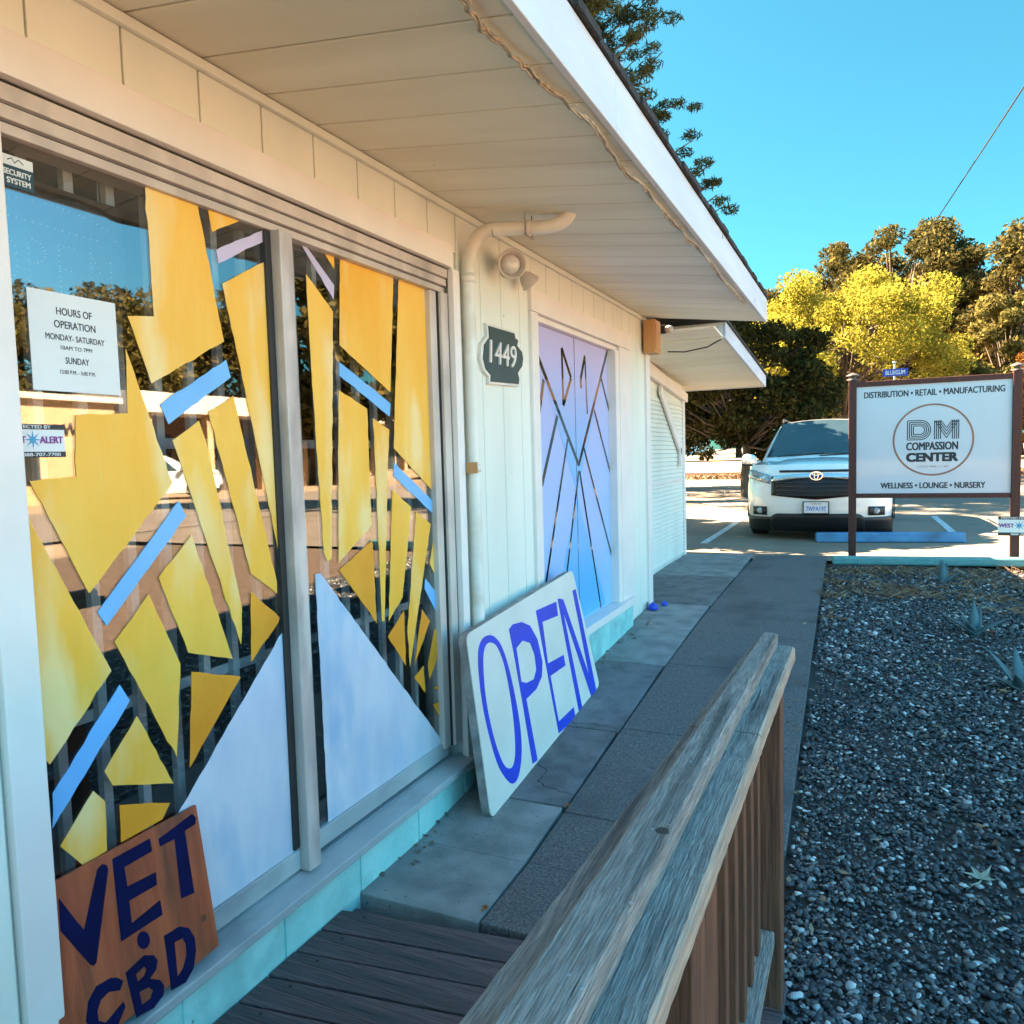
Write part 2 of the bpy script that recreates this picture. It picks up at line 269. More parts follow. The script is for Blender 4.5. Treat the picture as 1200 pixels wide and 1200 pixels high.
OPEN_GLYPHS = {'O': [[(0.2979, 0.7228), (0.2386, 0.725), (0.1922, 0.701), (0.1681, 0.6638), (0.1443, 0.5932), (0.1228, 0.4662), (0.1272, 0.3174), (0.1511, 0.1693), (0.2046, 0.0796), (0.2528, 0.0321), (0.3188, 0.0294), (0.3917, 0.0919), (0.4361, 0.1949), (0.4501, 0.3369), (0.4435, 0.5228), (0.4125, 0.6419), (0.3559, 0.7014)], [(0.2958, 0.6886), (0.2611, 0.688), (0.2279, 0.6666), (0.2012, 0.6185), (0.1683, 0.5051), (0.1597, 0.3833), (0.173, 0.2513), (0.2068, 0.1429), (0.2586, 0.1041), (0.3018, 0.1038), (0.3447, 0.1501), (0.383, 0.2665), (0.4019, 0.4044), (0.4033, 0.5488), (0.3708, 0.6434), (0.335, 0.6738)]], 'P': [[(0.5191, 0.6818), (0.5693, 0.6916), (0.6711, 0.6743), (0.7638, 0.6277), (0.8221, 0.5375), (0.8303, 0.4149), (0.7862, 0.3505), (0.6932, 0.319), (0.5601, 0.3187), (0.5527, 0.0106), (0.4916, 0.0203), (0.5097, 0.3133), (0.5204, 0.558)], [(0.5599, 0.5761), (0.6443, 0.5869), (0.7243, 0.5487), (0.7486, 0.4822), (0.7381, 0.4072), (0.6867, 0.3734), (0.5945, 0.3879), (0.543, 0.4131)]], 'E': [[(0.8684, 0.6768), (1.1631, 0.6476), (1.1497, 0.5703), (0.9261, 0.5999), (0.8945, 0.3835), (1.1261, 0.3539), (1.122, 0.2939), (0.8959, 0.3151), (0.8894, 0.0673), (1.1267, 0.0522), (1.1262, -0.0098), (0.8604, 0.0138), (0.8614, 0.2287)]], 'N': [[(1.1876, 0.6554), (1.2345, 0.6431), (1.2517, -0.017), (1.1883, -0.009)], [(1.2076, 0.6544), (1.2698, 0.6308), (1.5107, -0.0541), (1.4339, -0.0395)], [(1.4367, 0.6395), (1.4941, 0.6356), (1.5244, -0.0484), (1.453, -0.0409)]]}
VET_FRAME = [[-1.625, 1.515, 0.22], [0.0, 1.0, 0.0], [-0.15168, 0.0, 0.98843], [0.98843, -0.0, 0.15168]]
VET_GLYPHS = {'V': [[(-0.4079, 0.3538), (-0.3761, 0.2805), (-0.3631, 0.254), (-0.3074, 0.3688), (-0.2932, 0.3759), (-0.2817, 0.3677), (-0.2794, 0.3563), (-0.3473, 0.1655), (-0.3546, 0.1623), (-0.3618, 0.1683), (-0.4168, 0.2827)]], 'E': [[(-0.2654, 0.374), (-0.1548, 0.3744), (-0.1547, 0.3406), (-0.2376, 0.3401), (-0.2379, 0.2915), (-0.1539, 0.2853), (-0.1574, 0.2534), (-0.2402, 0.2562), (-0.2428, 0.2008), (-0.1557, 0.2128), (-0.1556, 0.174), (-0.2787, 0.175)]], 'T': [[(-0.1305, 0.3613), (-0.0155, 0.3783), (-0.0055, 0.3622), (-0.0109, 0.3475), (-0.0479, 0.3448), (-0.051, 0.1756), (-0.0938, 0.1828), (-0.0834, 0.3392), (-0.1295, 0.3412)]], 'dot': [[(-0.203, 0.1344), (-0.2059, 0.1272), (-0.211, 0.1228), (-0.2174, 0.1216), (-0.2242, 0.124), (-0.2304, 0.1294), (-0.235, 0.1371), (-0.2373, 0.1459), (-0.237, 0.1544), (-0.2342, 0.1615), (-0.2292, 0.166), (-0.2229, 0.1673), (-0.2161, 0.1651), (-0.2098, 0.1597), (-0.2051, 0.152), (-0.2027, 0.1431)]], 'C': [[(-0.2899, 0.0849), (-0.3036, 0.1015), (-0.3201, 0.1112), (-0.3576, 0.115), (-0.3821, 0.0944), (-0.3946, 0.0575), (-0.3874, 0.0222), (-0.3556, -0.0078), (-0.32, -0.0016), (-0.2953, 0.025), (-0.2988, 0.0392), (-0.3224, 0.0313), (-0.3499, 0.0222), (-0.3655, 0.0375), (-0.3646, 0.0599), (-0.352, 0.0783), (-0.3298, 0.0831), (-0.3019, 0.0689)]], 'B': [[(-0.2809, 0.099), (-0.2253, 0.1091), (-0.1996, 0.0935), (-0.1914, 0.076), (-0.1994, 0.0561), (-0.2207, 0.0464), (-0.1938, 0.026), (-0.1851, 0.0054), (-0.1922, -0.0149), (-0.224, -0.0269), (-0.2738, -0.0175)], [(-0.2548, 0.0786), (-0.2304, 0.0836), (-0.2259, 0.0727), (-0.2347, 0.0619), (-0.2539, 0.0595)], [(-0.2544, 0.0339), (-0.2272, 0.0285), (-0.2176, 0.0141), (-0.228, 0.0004), (-0.2526, 0.0004)]], 'D': [[(-0.1623, 0.1213), (-0.1136, 0.1187), (-0.086, 0.0985), (-0.0736, 0.0651), (-0.0763, 0.0317), (-0.0922, -0.0066), (-0.123, -0.026), (-0.1679, -0.0183)], [(-0.1355, 0.0886), (-0.1102, 0.0848), (-0.1037, 0.0654), (-0.1075, 0.0375), (-0.1233, 0.0128), (-0.1432, 0.0022)]]}
PLAQUE = [(3.367, 2.176), (3.664, 2.179), (3.67, 2.156), (3.707, 2.15), (3.692, 2.119), (3.753, 2.095), (3.765, 2.063), (3.751, 2.023), (3.691, 1.981), (3.708, 1.953), (3.7, 1.925), (3.372, 1.913), (3.379, 1.944), (3.325, 1.968), (3.299, 2.015), (3.315, 2.082), (3.372, 2.122)]
DIGITS = [(3.39, 2.111), (3.705, 1.991)]
CABLE = [(-0.785, 1.544, 2.529), (-0.789, 1.591, 2.53), (-0.788, 1.668, 2.53), (-0.789, 1.779, 2.53), (-0.786, 1.857, 2.529), (-0.78, 1.994, 2.529), (-0.743, 2.115, 2.524), (-0.731, 2.179, 2.522), (-0.751, 2.428, 2.525), (-0.76, 2.647, 2.526), (-0.743, 2.806, 2.524), (-0.746, 2.979, 2.524), (-0.742, 3.349, 2.524), (-0.743, 3.645, 2.524), (-0.731, 3.995, 2.522), (-0.733, 4.612, 2.522), (-0.733, 5.555, 2.522)]
# ------------------------------------------------------------ materials
M = {}
M['siding'] = pm('siding_paint', (.78, .77, .68), (.72, .72, .63), 3, (1, 1, .3), .55, .15, 40, c3=(.66, .66, .58), s3=1.6, spots=(5, .035, (.42, .36, .28)))
M['trim'] = pm('trim_paint', (.82, .74, .69), (.76, .68, .63), 4, (1, 1, 1), .5, .12, 30)
M['soffit'] = pm('soffit_paint', (.83, .78, .63), (.77, .71, .56), 3, (.4, 2, 1), .6, .15, 30, c3=(.71, .64, .50), s3=1.1, spots=(4, .03, (.34, .26, .18)))
M['fascia'] = pm('fascia_paint', (.64, .65, .68), (.57, .58, .61), 2.5, (1, .5, 3), .5, .2, 30, c3=(.52, .52, .53), s3=1.5, spots=(3.5, .05, (.16, .12, .10)))
M['shingle'] = pm('roof_shingle', (.045, .04, .037), (.02, .018, .017), 30, rough=.9, bump=.6)
M['aqua'] = pm('aqua_block_paint', (.36, .70, .66), (.28, .60, .57), 5, rough=.55, bump=.3, bscale=50, c3=(.22, .46, .45), s3=4, spots=(11, .05, (.12, .24, .24)))
M['frame'] = pm('window_frame_paint', (.64, .54, .47), (.52, .43, .38), 6, (1, 1, .5), .45, .1, c3=(.36, .30, .27), s3=4)
M['framedark'] = pm('dark_gasket', (.03, .026, .025), rough=.5); M['groove'] = pm('frame_groove', (.20, .16, .14), rough=.6)
M['post'] = pm('mullion_metal', (.64, .55, .50), (.52, .44, .40), 8, (1, 1, .3), .4, .08, metal=.05, c3=(.25, .21, .20), s3=5)
M['sill'] = pm('sill_paint', (.42, .46, .46), (.33, .37, .38), 7, (1, .5, 1), .5, .15, c3=(.22, .24, .25), s3=4)
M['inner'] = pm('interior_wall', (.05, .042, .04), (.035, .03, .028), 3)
M['barwhite'] = pm('grille_paint', (.85, .86, .86), (.78, .79, .79), 5)
M['glass'] = glassmat('window_glass', .13, (.82, .82, .82))
M['yellow'] = pm('paint_yellow', (.92, .52, .085), (.88, .42, .035), 3, (1, 2.2, .7), .45, .25, 14, lo=.3, hi=.7, c3=(.88, .62, .26), s3=2.5, detail=8)
M['amber'] = pm('paint_amber', (.84, .36, .025), (.74, .26, .012), 4, rough=.45, bump=.2, lo=.3, hi=.7)
M['lav'] = pm('paint_lavender', (.58, .50, .68), (.54, .47, .64), 4, rough=.4)
M['blue'] = pm('paint_sky_blue', (.17, .46, .80), (.14, .42, .76), 4, rough=.4)
M['grey'] = pm('paint_pale_grey', (.62, .65, .72), (.46, .53, .64), 3, (1, 2.2, .9), .45, .2, 16, c3=(.36, .50, .66), s3=2.6, detail=8)
M['doorlav'] = pm('door_film_lavender', (.50, .50, .78), (.42, .42, .74), 2, rough=.35, c3=(.56, .48, .74), s3=1.5)
M['doorblue'] = pm('door_film_blue', (.20, .46, .80), (.16, .42, .78), 2, rough=.35)
M['darkglass'] = pm('bare_dark_glass', (.02, .017, .016), rough=.05, spec=.8)
M['white'] = pm('white_paint', (.78, .78, .76), (.70, .70, .68), 8, rough=.5)
M['paper'] = pm('paper', (.74, .74, .72), (.70, .70, .68), 5, rough=.7)
M['ink'] = pm('ink', (.03, .03, .035), rough=.6)
M['blackpl'] = pm('black_plastic', (.02, .02, .022), rough=.45)
M['teal'] = pm('sticker_teal', (.02, .06, .08), rough=.4)
M['royal'] = pm('royal_blue_paint', (.008, .055, .58), (.007, .045, .48), 12, rough=.45, bump=.1)
M['navy'] = pm('navy_paint', (.004, .006, .055), (.003, .004, .035), 14, rough=.85, bump=.1, spec=.15)
M['board'] = pm('sign_board_paint', (.70, .67, .60), (.62, .60, .53), 4, rough=.5, bump=.1, bscale=30)
M['boardedge'] = pm('sign_board_edge', (.36, .33, .31), (.22, .20, .19), 12, rough=.8, bump=.5)
M['ply'] = pm('stained_plywood', (.46, .095, .032), (.28, .05, .017), 6, (1, 4, .7), .55, .35, 30, c3=(.17, .045, .02), s3=2.5, spots=(9, .09, (.12, .035, .016)))
M['weather'] = pm('weathered_wood', (.42, .375, .335), (.20, .175, .155), 9, (34, 1.7, 34), .8, 1.0, 12, c3=(.11, .10, .095), s3=.9, lo=.34, hi=.66, detail=8, spots=(7, .07, (.05, .042, .038)), crack=((60, .9, 60), 2.0, .67, (.07, .062, .06)))
M['weatherx'] = pm('deck_wood', (.165, .11, .112), (.07, .045, .048), 8, (1, 24, 24), .8, .8, 14, c3=(.07, .06, .06), s3=1.4, spots=(9, .05, (.02, .017, .016)), crack=((.6, 34, 34), 2, .66, (.02, .017, .016)))
M['redwood'] = pm('stained_redwood', (.165, .062, .03), (.075, .026, .013), 8, (8, 8, .5), .7, .5, 14)
M['edgewood'] = pm('cut_wood_bounce_lit', (.46, .34, .25), (.28, .20, .15), 9, (22, .8, 22), .75, .6, 14)  # cut wood of the cap's right side, warm bounce light in its colour
M['walkpale'] = pm('concrete_pale', (.27, .275, .265), (.17, .18, .175), 7, rough=.85, bump=.5, bscale=90, c3=(.12, .13, .13), s3=1.7, detail=9, spots=(26, .10, (.10, .10, .10)), fissure=(.38, .0014, (.07, .07, .07)))
M['walkmid'] = pm('concrete_mid', (.165, .165, .168), (.095, .098, .10), 9, rough=.85, bump=.5, bscale=90, c3=(.20, .21, .21), s3=1.5, detail=9, spots=(24, .12, (.06, .06, .06)), fissure=(.4, .0016, (.04, .04, .04)))
M['walkdark'] = pm('concrete_dark_aggregate', (.165, .155, .15), (.06, .058, .06), 110, rough=.85, bump=.5, bscale=110, c3=(.07, .07, .072), s3=2)
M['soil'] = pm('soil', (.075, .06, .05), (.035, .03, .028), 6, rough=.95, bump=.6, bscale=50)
M['dry'] = pm('dry_ground', (.36, .27, .185), (.27, .195, .13), .8, rough=.95, bump=.3, bscale=20, c3=(.20, .15, .09), s3=.35)
M['asphalt'] = pm('parking_asphalt', (.19, .155, .12), (.15, .122, .096), 1.2, rough=.9, bump=.4, bscale=60, c3=(.21, .172, .135), s3=.5)
M['road'] = pm('road_asphalt', (.21, .17, .14), (.17, .14, .115), 1.0, rough=.9, bump=.3, bscale=60)
M['line'] = pm('painted_line', (.55, .60, .62), (.36, .40, .42), 9, rough=.7)
M['redpost'] = pm('sign_post_stain', (.085, .018, .009), (.055, .011, .006), 8, (8, 8, .5), .6, .3)
M['panel'] = pm('sign_panel', (.55, .60, .66), (.53, .58, .64), 2, rough=.18, spec=.5, coat=.6)
M['copper'] = pm('copper_ring', (.34, .17, .11), (.24, .13, .11), 4, rough=.35, metal=.3)
M['capgrey'] = pm('post_cap', (.10, .085, .075), (.06, .05, .045), 8, rough=.5)
M['mint'] = pm('mint_timber_paint', (.16, .36, .34), (.10, .25, .25), 9, (.6, 8, 8), .6, .4)
M['stop'] = pm('wheel_stop_paint', (.08, .26, .48), (.05, .17, .33), 6, rough=.65, bump=.3, c3=(.05, .12, .2), s3=3)
M['agave'] = pm('agave_leaf', (.075, .15, .16), (.05, .105, .12), 6, rough=.45)
M['rust'] = pm('orange_box_paint', (.56, .30, .12), (.46, .23, .09), 5, (1, 1, .4), .6, .2)
M['steelwhite'] = pm('painted_pipe', (.78, .74, .66), (.70, .66, .58), 6, rough=.45, c3=(.58, .50, .40), s3=4)
M['lamp'] = pm('lamp_housing', (.60, .52, .46), (.52, .45, .40), 6, rough=.4)
M['lens'] = pm('lamp_lens', (.70, .66, .62), (.62, .58, .54), 8, rough=.12, coat=.6)
M['cable'] = pm('cable_sheath', (.52, .44, .33), (.28, .23, .17), 30, rough=.6)
M['plaque'] = pm('plaque_green', (.028, .068, .072), (.022, .055, .06), 6, rough=.45)
M['numeral'] = pm('numeral_cream', (.80, .74, .68), rough=.4)
M['cyanmark'] = pm('star_blue', (.02, .30, .55), rough=.4)
M['purple'] = pm('purple_ink', (.22, .03, .25), rough=.5)
M['signblue'] = pm('street_sign_blue', (.012, .055, .42), (.01, .045, .35), 6, rough=.4)
M['galv'] = pm('galvanised_steel', (.42, .43, .44), (.34, .35, .36), 9, rough=.4, metal=.7)
M['peach'] = pm('stucco_peach', (.50, .33, .20), (.43, .28, .165), 3, (1, 1, 4), .8, .3)
M['stuccowhite'] = pm('stucco_white', (.62, .55, .48), (.55, .49, .42), 2, rough=.8)
M['brown'] = pm('brown_wall', (.12, .075, .05), (.09, .055, .035), 3, rough=.7)
M['shopglass'] = pm('far_glass', (.03, .032, .035), rough=.08, spec=.8)
M['barkm'] = pm('bark', (.12, .085, .06), (.06, .043, .03), 5, (4, 4, .6), .9, .8, 12)
M['balls'] = pm('blue_plastic', (.02, .06, .55), (.015, .05, .45), 9, rough=.35)

def gradmat(name, stops, z0, z1, wob=.25, rough=.35):
    m = pm(name, (.5, .5, .5), rough=rough); t = m.node_tree; N = t.nodes; L = t.links; b = N['Principled BSDF']
    tc = N.new('ShaderNodeTexCoord'); sp = N.new('ShaderNodeSeparateXYZ'); L.new(tc.outputs['Object'], sp.inputs[0])
    nz = N.new('ShaderNodeTexNoise'); nz.inputs['Scale'].default_value = 2.2; nz.inputs['Detail'].default_value = 4; L.new(tc.outputs['Object'], nz.inputs['Vector'])
    ma = N.new('ShaderNodeMath'); ma.operation = 'MULTIPLY_ADD'; ma.inputs[1].default_value = wob*2; L.new(nz.outputs[0], ma.inputs[0]); L.new(sp.outputs['Z'], ma.inputs[2])
    mr = N.new('ShaderNodeMapRange'); mr.inputs[1].default_value = z0+wob; mr.inputs[2].default_value = z1+wob; L.new(ma.outputs[0], mr.inputs[0])
    rp = N.new('ShaderNodeValToRGB'); els = rp.color_ramp.elements
    while len(els) < len(stops): els.new(.5)
    for e, (p, c) in zip(els, stops): e.position = p; e.color = (*c, 1)
    L.new(mr.outputs[0], rp.inputs[0]); L.new(rp.outputs[0], b.inputs['Base Color']); return m
M['doorlav'] = gradmat('door_film_sprayed_lavender', [(0, (.26, .50, .82)), (.5, (.36, .48, .80)), (1, (.48, .45, .74))], .5, 2.3)   # sprayed two-tone film
M['doorblue'] = gradmat('door_film_sprayed_blue', [(0, (.10, .44, .80)), (.55, (.18, .44, .80)), (1, (.50, .46, .76))], .6, 2.2)
# ------------------------------------------------------------ ground and paving
mb = MB()
xs = [-150, -60, -12, -4, 4, 9.5, 20, 60, 160]
for a, b in zip(xs[:-1], xs[1:]): sheet(mb, a, b, -80, 200, -.075)
tag(mb.build('ground', M['dry'], weld=True), kind='structure')
mb = MB()
sheet(mb, -26, 9.3, 9.22, 36.6, -.004, nx=6)
tag(mb.build('parking_lot', M['asphalt']), kind='structure')
mb = MB(); sheet(mb, 9.6, 18.5, -70, 36.6, -.02, nx=2); tag(mb.build('road', M['road']), kind='structure')
mb = MB(); sheet(mb, -26, 60, 46, 55, .0, nx=4); tag(mb.build('far_road', M['asphalt']), kind='structure')
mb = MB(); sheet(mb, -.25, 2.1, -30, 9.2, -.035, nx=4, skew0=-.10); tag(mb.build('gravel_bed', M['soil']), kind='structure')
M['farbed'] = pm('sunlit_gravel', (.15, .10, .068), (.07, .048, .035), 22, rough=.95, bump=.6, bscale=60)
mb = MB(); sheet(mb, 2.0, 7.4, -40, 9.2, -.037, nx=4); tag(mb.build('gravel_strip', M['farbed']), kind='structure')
# sidewalk slabs with real joints
mb = MB()
def slab(x0, x1, y0, y1, mi, dz=0.0, sx0=0, sx1=0):
    ys = sorted({y0, y1} | {q for q in GX if y0 < q < y1})
    for a, b in zip(ys[:-1], ys[1:]):
        ka = (a-y0)/(y1-y0); kb = (b-y0)/(y1-y0)
        P = [(x0+sx0*ka, a, g(a)-.07), (x1+sx1*ka, a, g(a)-.07), (x1+sx1*kb, b, g(b)-.07), (x0+sx0*kb, b, g(b)-.07)]
        Q = [(p[0], p[1], p[2]+.07+dz) for p in P]; mb.hexa(P+Q, mi)
cuts = [(2.19, 3.02, 0), (3.03, 3.81, 1), (3.82, 4.855, 1), (4.867, 6.50, 0), (6.51, 7.89, 1), (7.90, 9.55, 0)]
for a, b, mi in cuts: slab(-1.66, -1.172, a, b, mi, sx1=-.012 if a < 7 else -.05)
for a, b, mi in [(2.19, 2.98, 2), (2.988, 3.86, 2), (3.868, 4.9, 2), (4.907, 6.5, 2), (6.507, 7.9, 2), (7.907, 9.55, 2)]:
    xa = -.262-.0195*(a-2.66) if a > 2.6 else -.262
    slab(-1.163, xa, a, b, mi, .002, sx1=-.0195*(b-a))
slab(-2.0, -1.665, 6.51, 7.89, 1, -.003); slab(-2.0, -1.665, 7.90, 9.55, 0, -.003)
tag(mb.build('sidewalk', [M['walkpale'], M['walkmid'], M['walkdark']], bevel=.004), kind='structure')
mb = MB()
def stripe(p, q, w):
    a = Vector((p[0], p[1], 0)); b = Vector((q[0], q[1], 0)); d = (b-a).normalized(); n = Vector((-d.y, d.x, 0))*w/2
    mb.add([(v.x, v.y, g(v.y)+.001) for v in (a-n, a+n, b+n, b-n)], [(3, 2, 1, 0)])
for k in range(4): stripe((-2.0-2.75*k, 10.6), (-2.05-2.75*k, 15.2), .10)
stripe((1.15, 11.9), (1.1, 15.4), .10)
tag(mb.build('parking_lines', M['line']), kind='structure')

# ------------------------------------------------------------ shop building
D = -1.66
YE = 6.42
shop = thing('shop_building', (-4.5, .5, 0), 'single storey cream shop with deep eaves and painted windows beside the sidewalk', 'building')
mb = MB()                                          # grooved plank siding
def planks(y0, y1, z0, z1, pitch, start):
    y = start
    while y > y0: y -= pitch
    while y < y1:
        a = max(y+.003, y0); b = min(y+pitch-.003, y1)
        if b-a > .005: mb.box(D-.012, D, a, b, z0, z1)
        y += pitch
planks(-5, .99, .2, 2.66, .242, 1.162)
planks(.99, 3.1, 2.46, 2.66, .242, 1.162)
planks(3.1, 3.90, .2, 2.66, .2275, 3.328)
planks(3.90, 5.84, 2.44, 2.66, .215, 4.169)
planks(5.84, YE, .30, 2.66, .2, 5.888)
mb.build('siding', M['siding'], shop, bevel=.0025)
mb = MB()                                          # wall core behind the planks, with the two openings
for y0, y1, z0, z1 in [(-5, 1.05, -.1, 2.75), (1.05, 3.06, 2.40, 2.75), (3.06, 3.97, -.1, 2.75), (3.97, 5.55, 2.33, 2.75), (5.55, YE-.002, -.1, 2.75)]:
    mb.box(D-.14, D-.0135, y0, y1, z0, z1)
mb.box(-7.2, D-.14, YE-.14, YE-.004, -.1, 2.95); mb.box(-7.2, D-.14, -5, -4.86, -.1, 2.95); mb.box(-7.34, -7.2, -5, YE-.004, -.1, 2.95)
mb.build('wall', M['siding'], shop)
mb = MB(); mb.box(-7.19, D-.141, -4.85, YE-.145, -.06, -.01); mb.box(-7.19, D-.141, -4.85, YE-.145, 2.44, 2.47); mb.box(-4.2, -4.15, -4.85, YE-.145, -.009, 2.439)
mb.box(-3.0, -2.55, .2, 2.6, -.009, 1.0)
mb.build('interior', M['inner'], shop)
mb = MB()                                          # painted block base
yb = .9
k = 0
for y0 in np.arange(-4.6, 3.1, .40):
    a, b = y0+.004, y0+.396
    if b > 3.09: b = 3.09
    mb.box(D-.10, D+.012, a, b, -.1, .168)
mb.box(D-.10, D+.006, -4.6, 3.09, -.1, .16)
for y0 in np.arange(3.95, 5.6, .40):
    mb.box(D-.10, D+.035, y0+.004, min(y0+.396, 5.74), -.1, .395)
mb.box(D-.10, D+.030, 3.95, 5.73, -.1, .39)
mb.build('block_base', M['aqua'], shop, bevel=.004)
mb = MB()                                          # flat white casing boards
mb.box(D-.01, D+.022, .985, 3.03, 2.378, 2.476)
mb.box(D-.01, D+.020, .998, 1.078, -.02, 2.375)
mb.box(D-.01, D+.020, 3.028, 3.088, .12, 2.375)
mb.box(D-.01, D+.022, 3.90, 5.83, 2.335, 2.452)
mb.box(D-.01, D+.020, 3.90, 3.995, .397, 2.333); mb.box(D-.01, D+.020, 5.545, 5.83, .397, 2.333)
mb.box(D-.002, D+.018, YE-.11, YE+.012, .25, 2.63)
mb.build('casing', M['trim'], shop, bevel=.003)
# soffit planks, sloping
SL = .13; XE = -.714
def sz(x): return 2.655-SL*(x-D)
mb = MB()
y = 1.648-.242*30
while y < 6.28:
    a, b = y+.004, min(y+.238, 6.3)
    mb.hexa([(D-.01, a, sz(D-.01)), (XE, a, sz(XE)), (XE, b, sz(XE)), (D-.01, b, sz(D-.01)), (D-.01, a, sz(D-.01)+.018), (XE, a, sz(XE)+.018), (XE, b, sz(XE)+.018), (D-.01, b, sz(D-.01)+.018)])
    y += .242
mb.build('soffit', M['soffit'], shop, bevel=.003)
mb = MB()
mb.box(D+.001, D+.022, -5, 6.28, 2.622, 2.650)
mb.build('soffit_moulding', M['siding'], shop, bevel=.004)
mb = MB(); a = -5.6
for b in (-1.2, 2.35, 6.3): mb.box(XE, XE+.022, a+.0015, b-.0015, 2.525, 2.700); a = b
mb.build('fascia', M['fascia'], shop, bevel=.003)
mb = MB()
zr = lambda x: 2.722+SL*(XE-x)
mb.hexa([(-4.4, -5.7, zr(-4.4)-.1), (XE-.001, -5.7, zr(XE)-.06), (XE-.001, 6.3, zr(XE)-.06), (-4.4, 6.3, zr(-4.4)-.1), (-4.4, -5.7, zr(-4.4)), (XE-.001, -5.7, zr(XE)-.02), (XE-.001, 6.3, zr(XE)-.02), (-4.4, 6.3, zr(-4.4))])
mb.hexa([(-8.2, -5.7, 2.6), (-4.401, -5.7, zr(-4.4)-.1), (-4.401, 6.3, zr(-4.4)-.1), (-8.2, 6.3, 2.6), (-8.2, -5.7, 2.7), (-4.401, -5.7, zr(-4.4)), (-4.401, 6.3, zr(-4.4)), (-8.2, 6.3, 2.7)])
# shingle courses with ragged edges
yy = -5.7
while yy < 6.3:
    w = random.uniform(.10, .2); e = XE+.034+random.uniform(-.006, .008); t = .022+random.uniform(-.003, .006)
    mb.hexa([(XE-.3, yy, zr(XE-.3)+.001), (e, yy, 2.7015), (e, min(yy+w-.003, 6.31), 2.7015), (XE-.3, min(yy+w-.003, 6.31), zr(XE-.3)+.001), (XE-.3, yy, zr(XE-.3)+.02), (e, yy, 2.7015+t), (e, min(yy+w-.003, 6.31), 2.7015+t), (XE-.3, min(yy+w-.003, 6.31), zr(XE-.3)+.02)])
    yy += w
roof = mb.build('roof', M['shingle'], shop)
MB().tube([(-1.0, 3.45, 2.72), (-1.0, 3.45, 3.27)], .022, 12).build('vent_pipe', M['galv'], roof)

# --- shop window: two panes behind a casing, sash frames, mullion post, painted shapes on the glass
win = MB()
win.box(-1.76, -1.664, 1.080, 3.02, 2.335, 2.372); win.box(-1.76, -1.670, 1.080, 3.02, 2.300, 2.330); win.box(-1.77, -1.682, 1.080, 3.02, 2.272, 2.296)
win.box(-1.76, -1.668, 2.965, 3.024, .262, 2.270); win.box(-1.77, -1.690, 2.905, 2.960, .262, 2.270)
win = win.build('window', M['frame'], shop, bevel=.003)
mb = MB(); mb.box(-1.755, -1.669, 1.080, 3.02, 2.3305, 2.3345); mb.box(-1.765, -1.680, 1.080, 3.02, 2.2965, 2.2995); mb.build('head_groove', M['groove'], win)
mb = MB(); mb.box(-1.76, -1.682, 2.9605, 2.9645, .262, 2.27)
mb.build('gasket', M['framedark'], win)
MB().box(-1.735, -1.690, 1.910, 1.936, .285, 2.27).build('sash_stile', M['framedark'], win)
mb = MB(); mb.box(-1.745, -1.655, 1.938, 1.998, .205, 2.275); mb.box(-1.69, -1.682, 1.999, 2.014, .285, 2.268)
mb.build('mullion', M['post'], win, bevel=.004)
mb = MB(); mb.box(-1.74, -1.688, 1.08, 1.936, .212, .278); mb.box(-1.755, -1.702, 2.0, 2.96, .218, .285); mb.box(-1.77, -1.700, 1.08, 3.02, .170, .200)
mb.hexa([(-1.699, 1.02, .170), (-1.612, 1.02, .155), (-1.612, 3.04, .155), (-1.699, 3.04, .170), (-1.699, 1.02, .200), (-1.612, 1.02, .185), (-1.612, 3.04, .185), (-1.699, 3.04, .200)])
mb.build('sill', M['sill'], win, bevel=.004)
gl = MB(); gl.box(-1.704, -1.700, 1.06, 1.909, .277, 2.275); gl.build('pane', M['glass'], win)
gl = MB(); gl.box(-1.719, -1.715, 2.0, 2.91, .284, 2.275); gl.build('pane', M['glass'], win)
PM = [M['yellow'], M['amber'], M['lav'], M['blue'], M['grey']]
def rough_edge(poly, step=.03, j=.0012):
    out = []
    for a, b in zip(poly, poly[1:]+poly[:1]):
        k = max(1, int(math.dist(a, b)/step))
        for i in range(k):
            q = (a[0]+(b[0]-a[0])*i/k, a[1]+(b[1]-a[1])*i/k); out.append(q if i == 0 else (q[0]+random.gauss(0, j), q[1]+random.gauss(0, j)))
    return out
def paint(tab, x, name):
    mb = MB(); k = 0
    for key, mi in zip('YAVBG', range(5)):
        for poly in tab[key]:
            poly = rough_edge(poly); t = .0011+.00012*(k % 6); k += 1
            mb.prism(poly, (x, 0, 0), (0, 1, 0), (0, 0, 1), (1, 0, 0), t, mi)
    mb.build(name, PM, win)
paint(PAINT_A, -1.6998, 'painted_shapes'); paint(PAINT_B, -1.7148, 'painted_shapes')
gr = MB(); 
for z in (.9, 1.6): gr.box(-1.822, -1.812, 1.07, 3.0, z, z+.03)
gr = gr.build('grille', M['barwhite'], win)
bar0 = MB().box(-1.811, -1.790, 1.205, 1.230, .22, 2.31).build('bar', M['barwhite'], gr)
for k in range(1, 16): dup(bar0, gr).location = (0, .1165*k, 0)

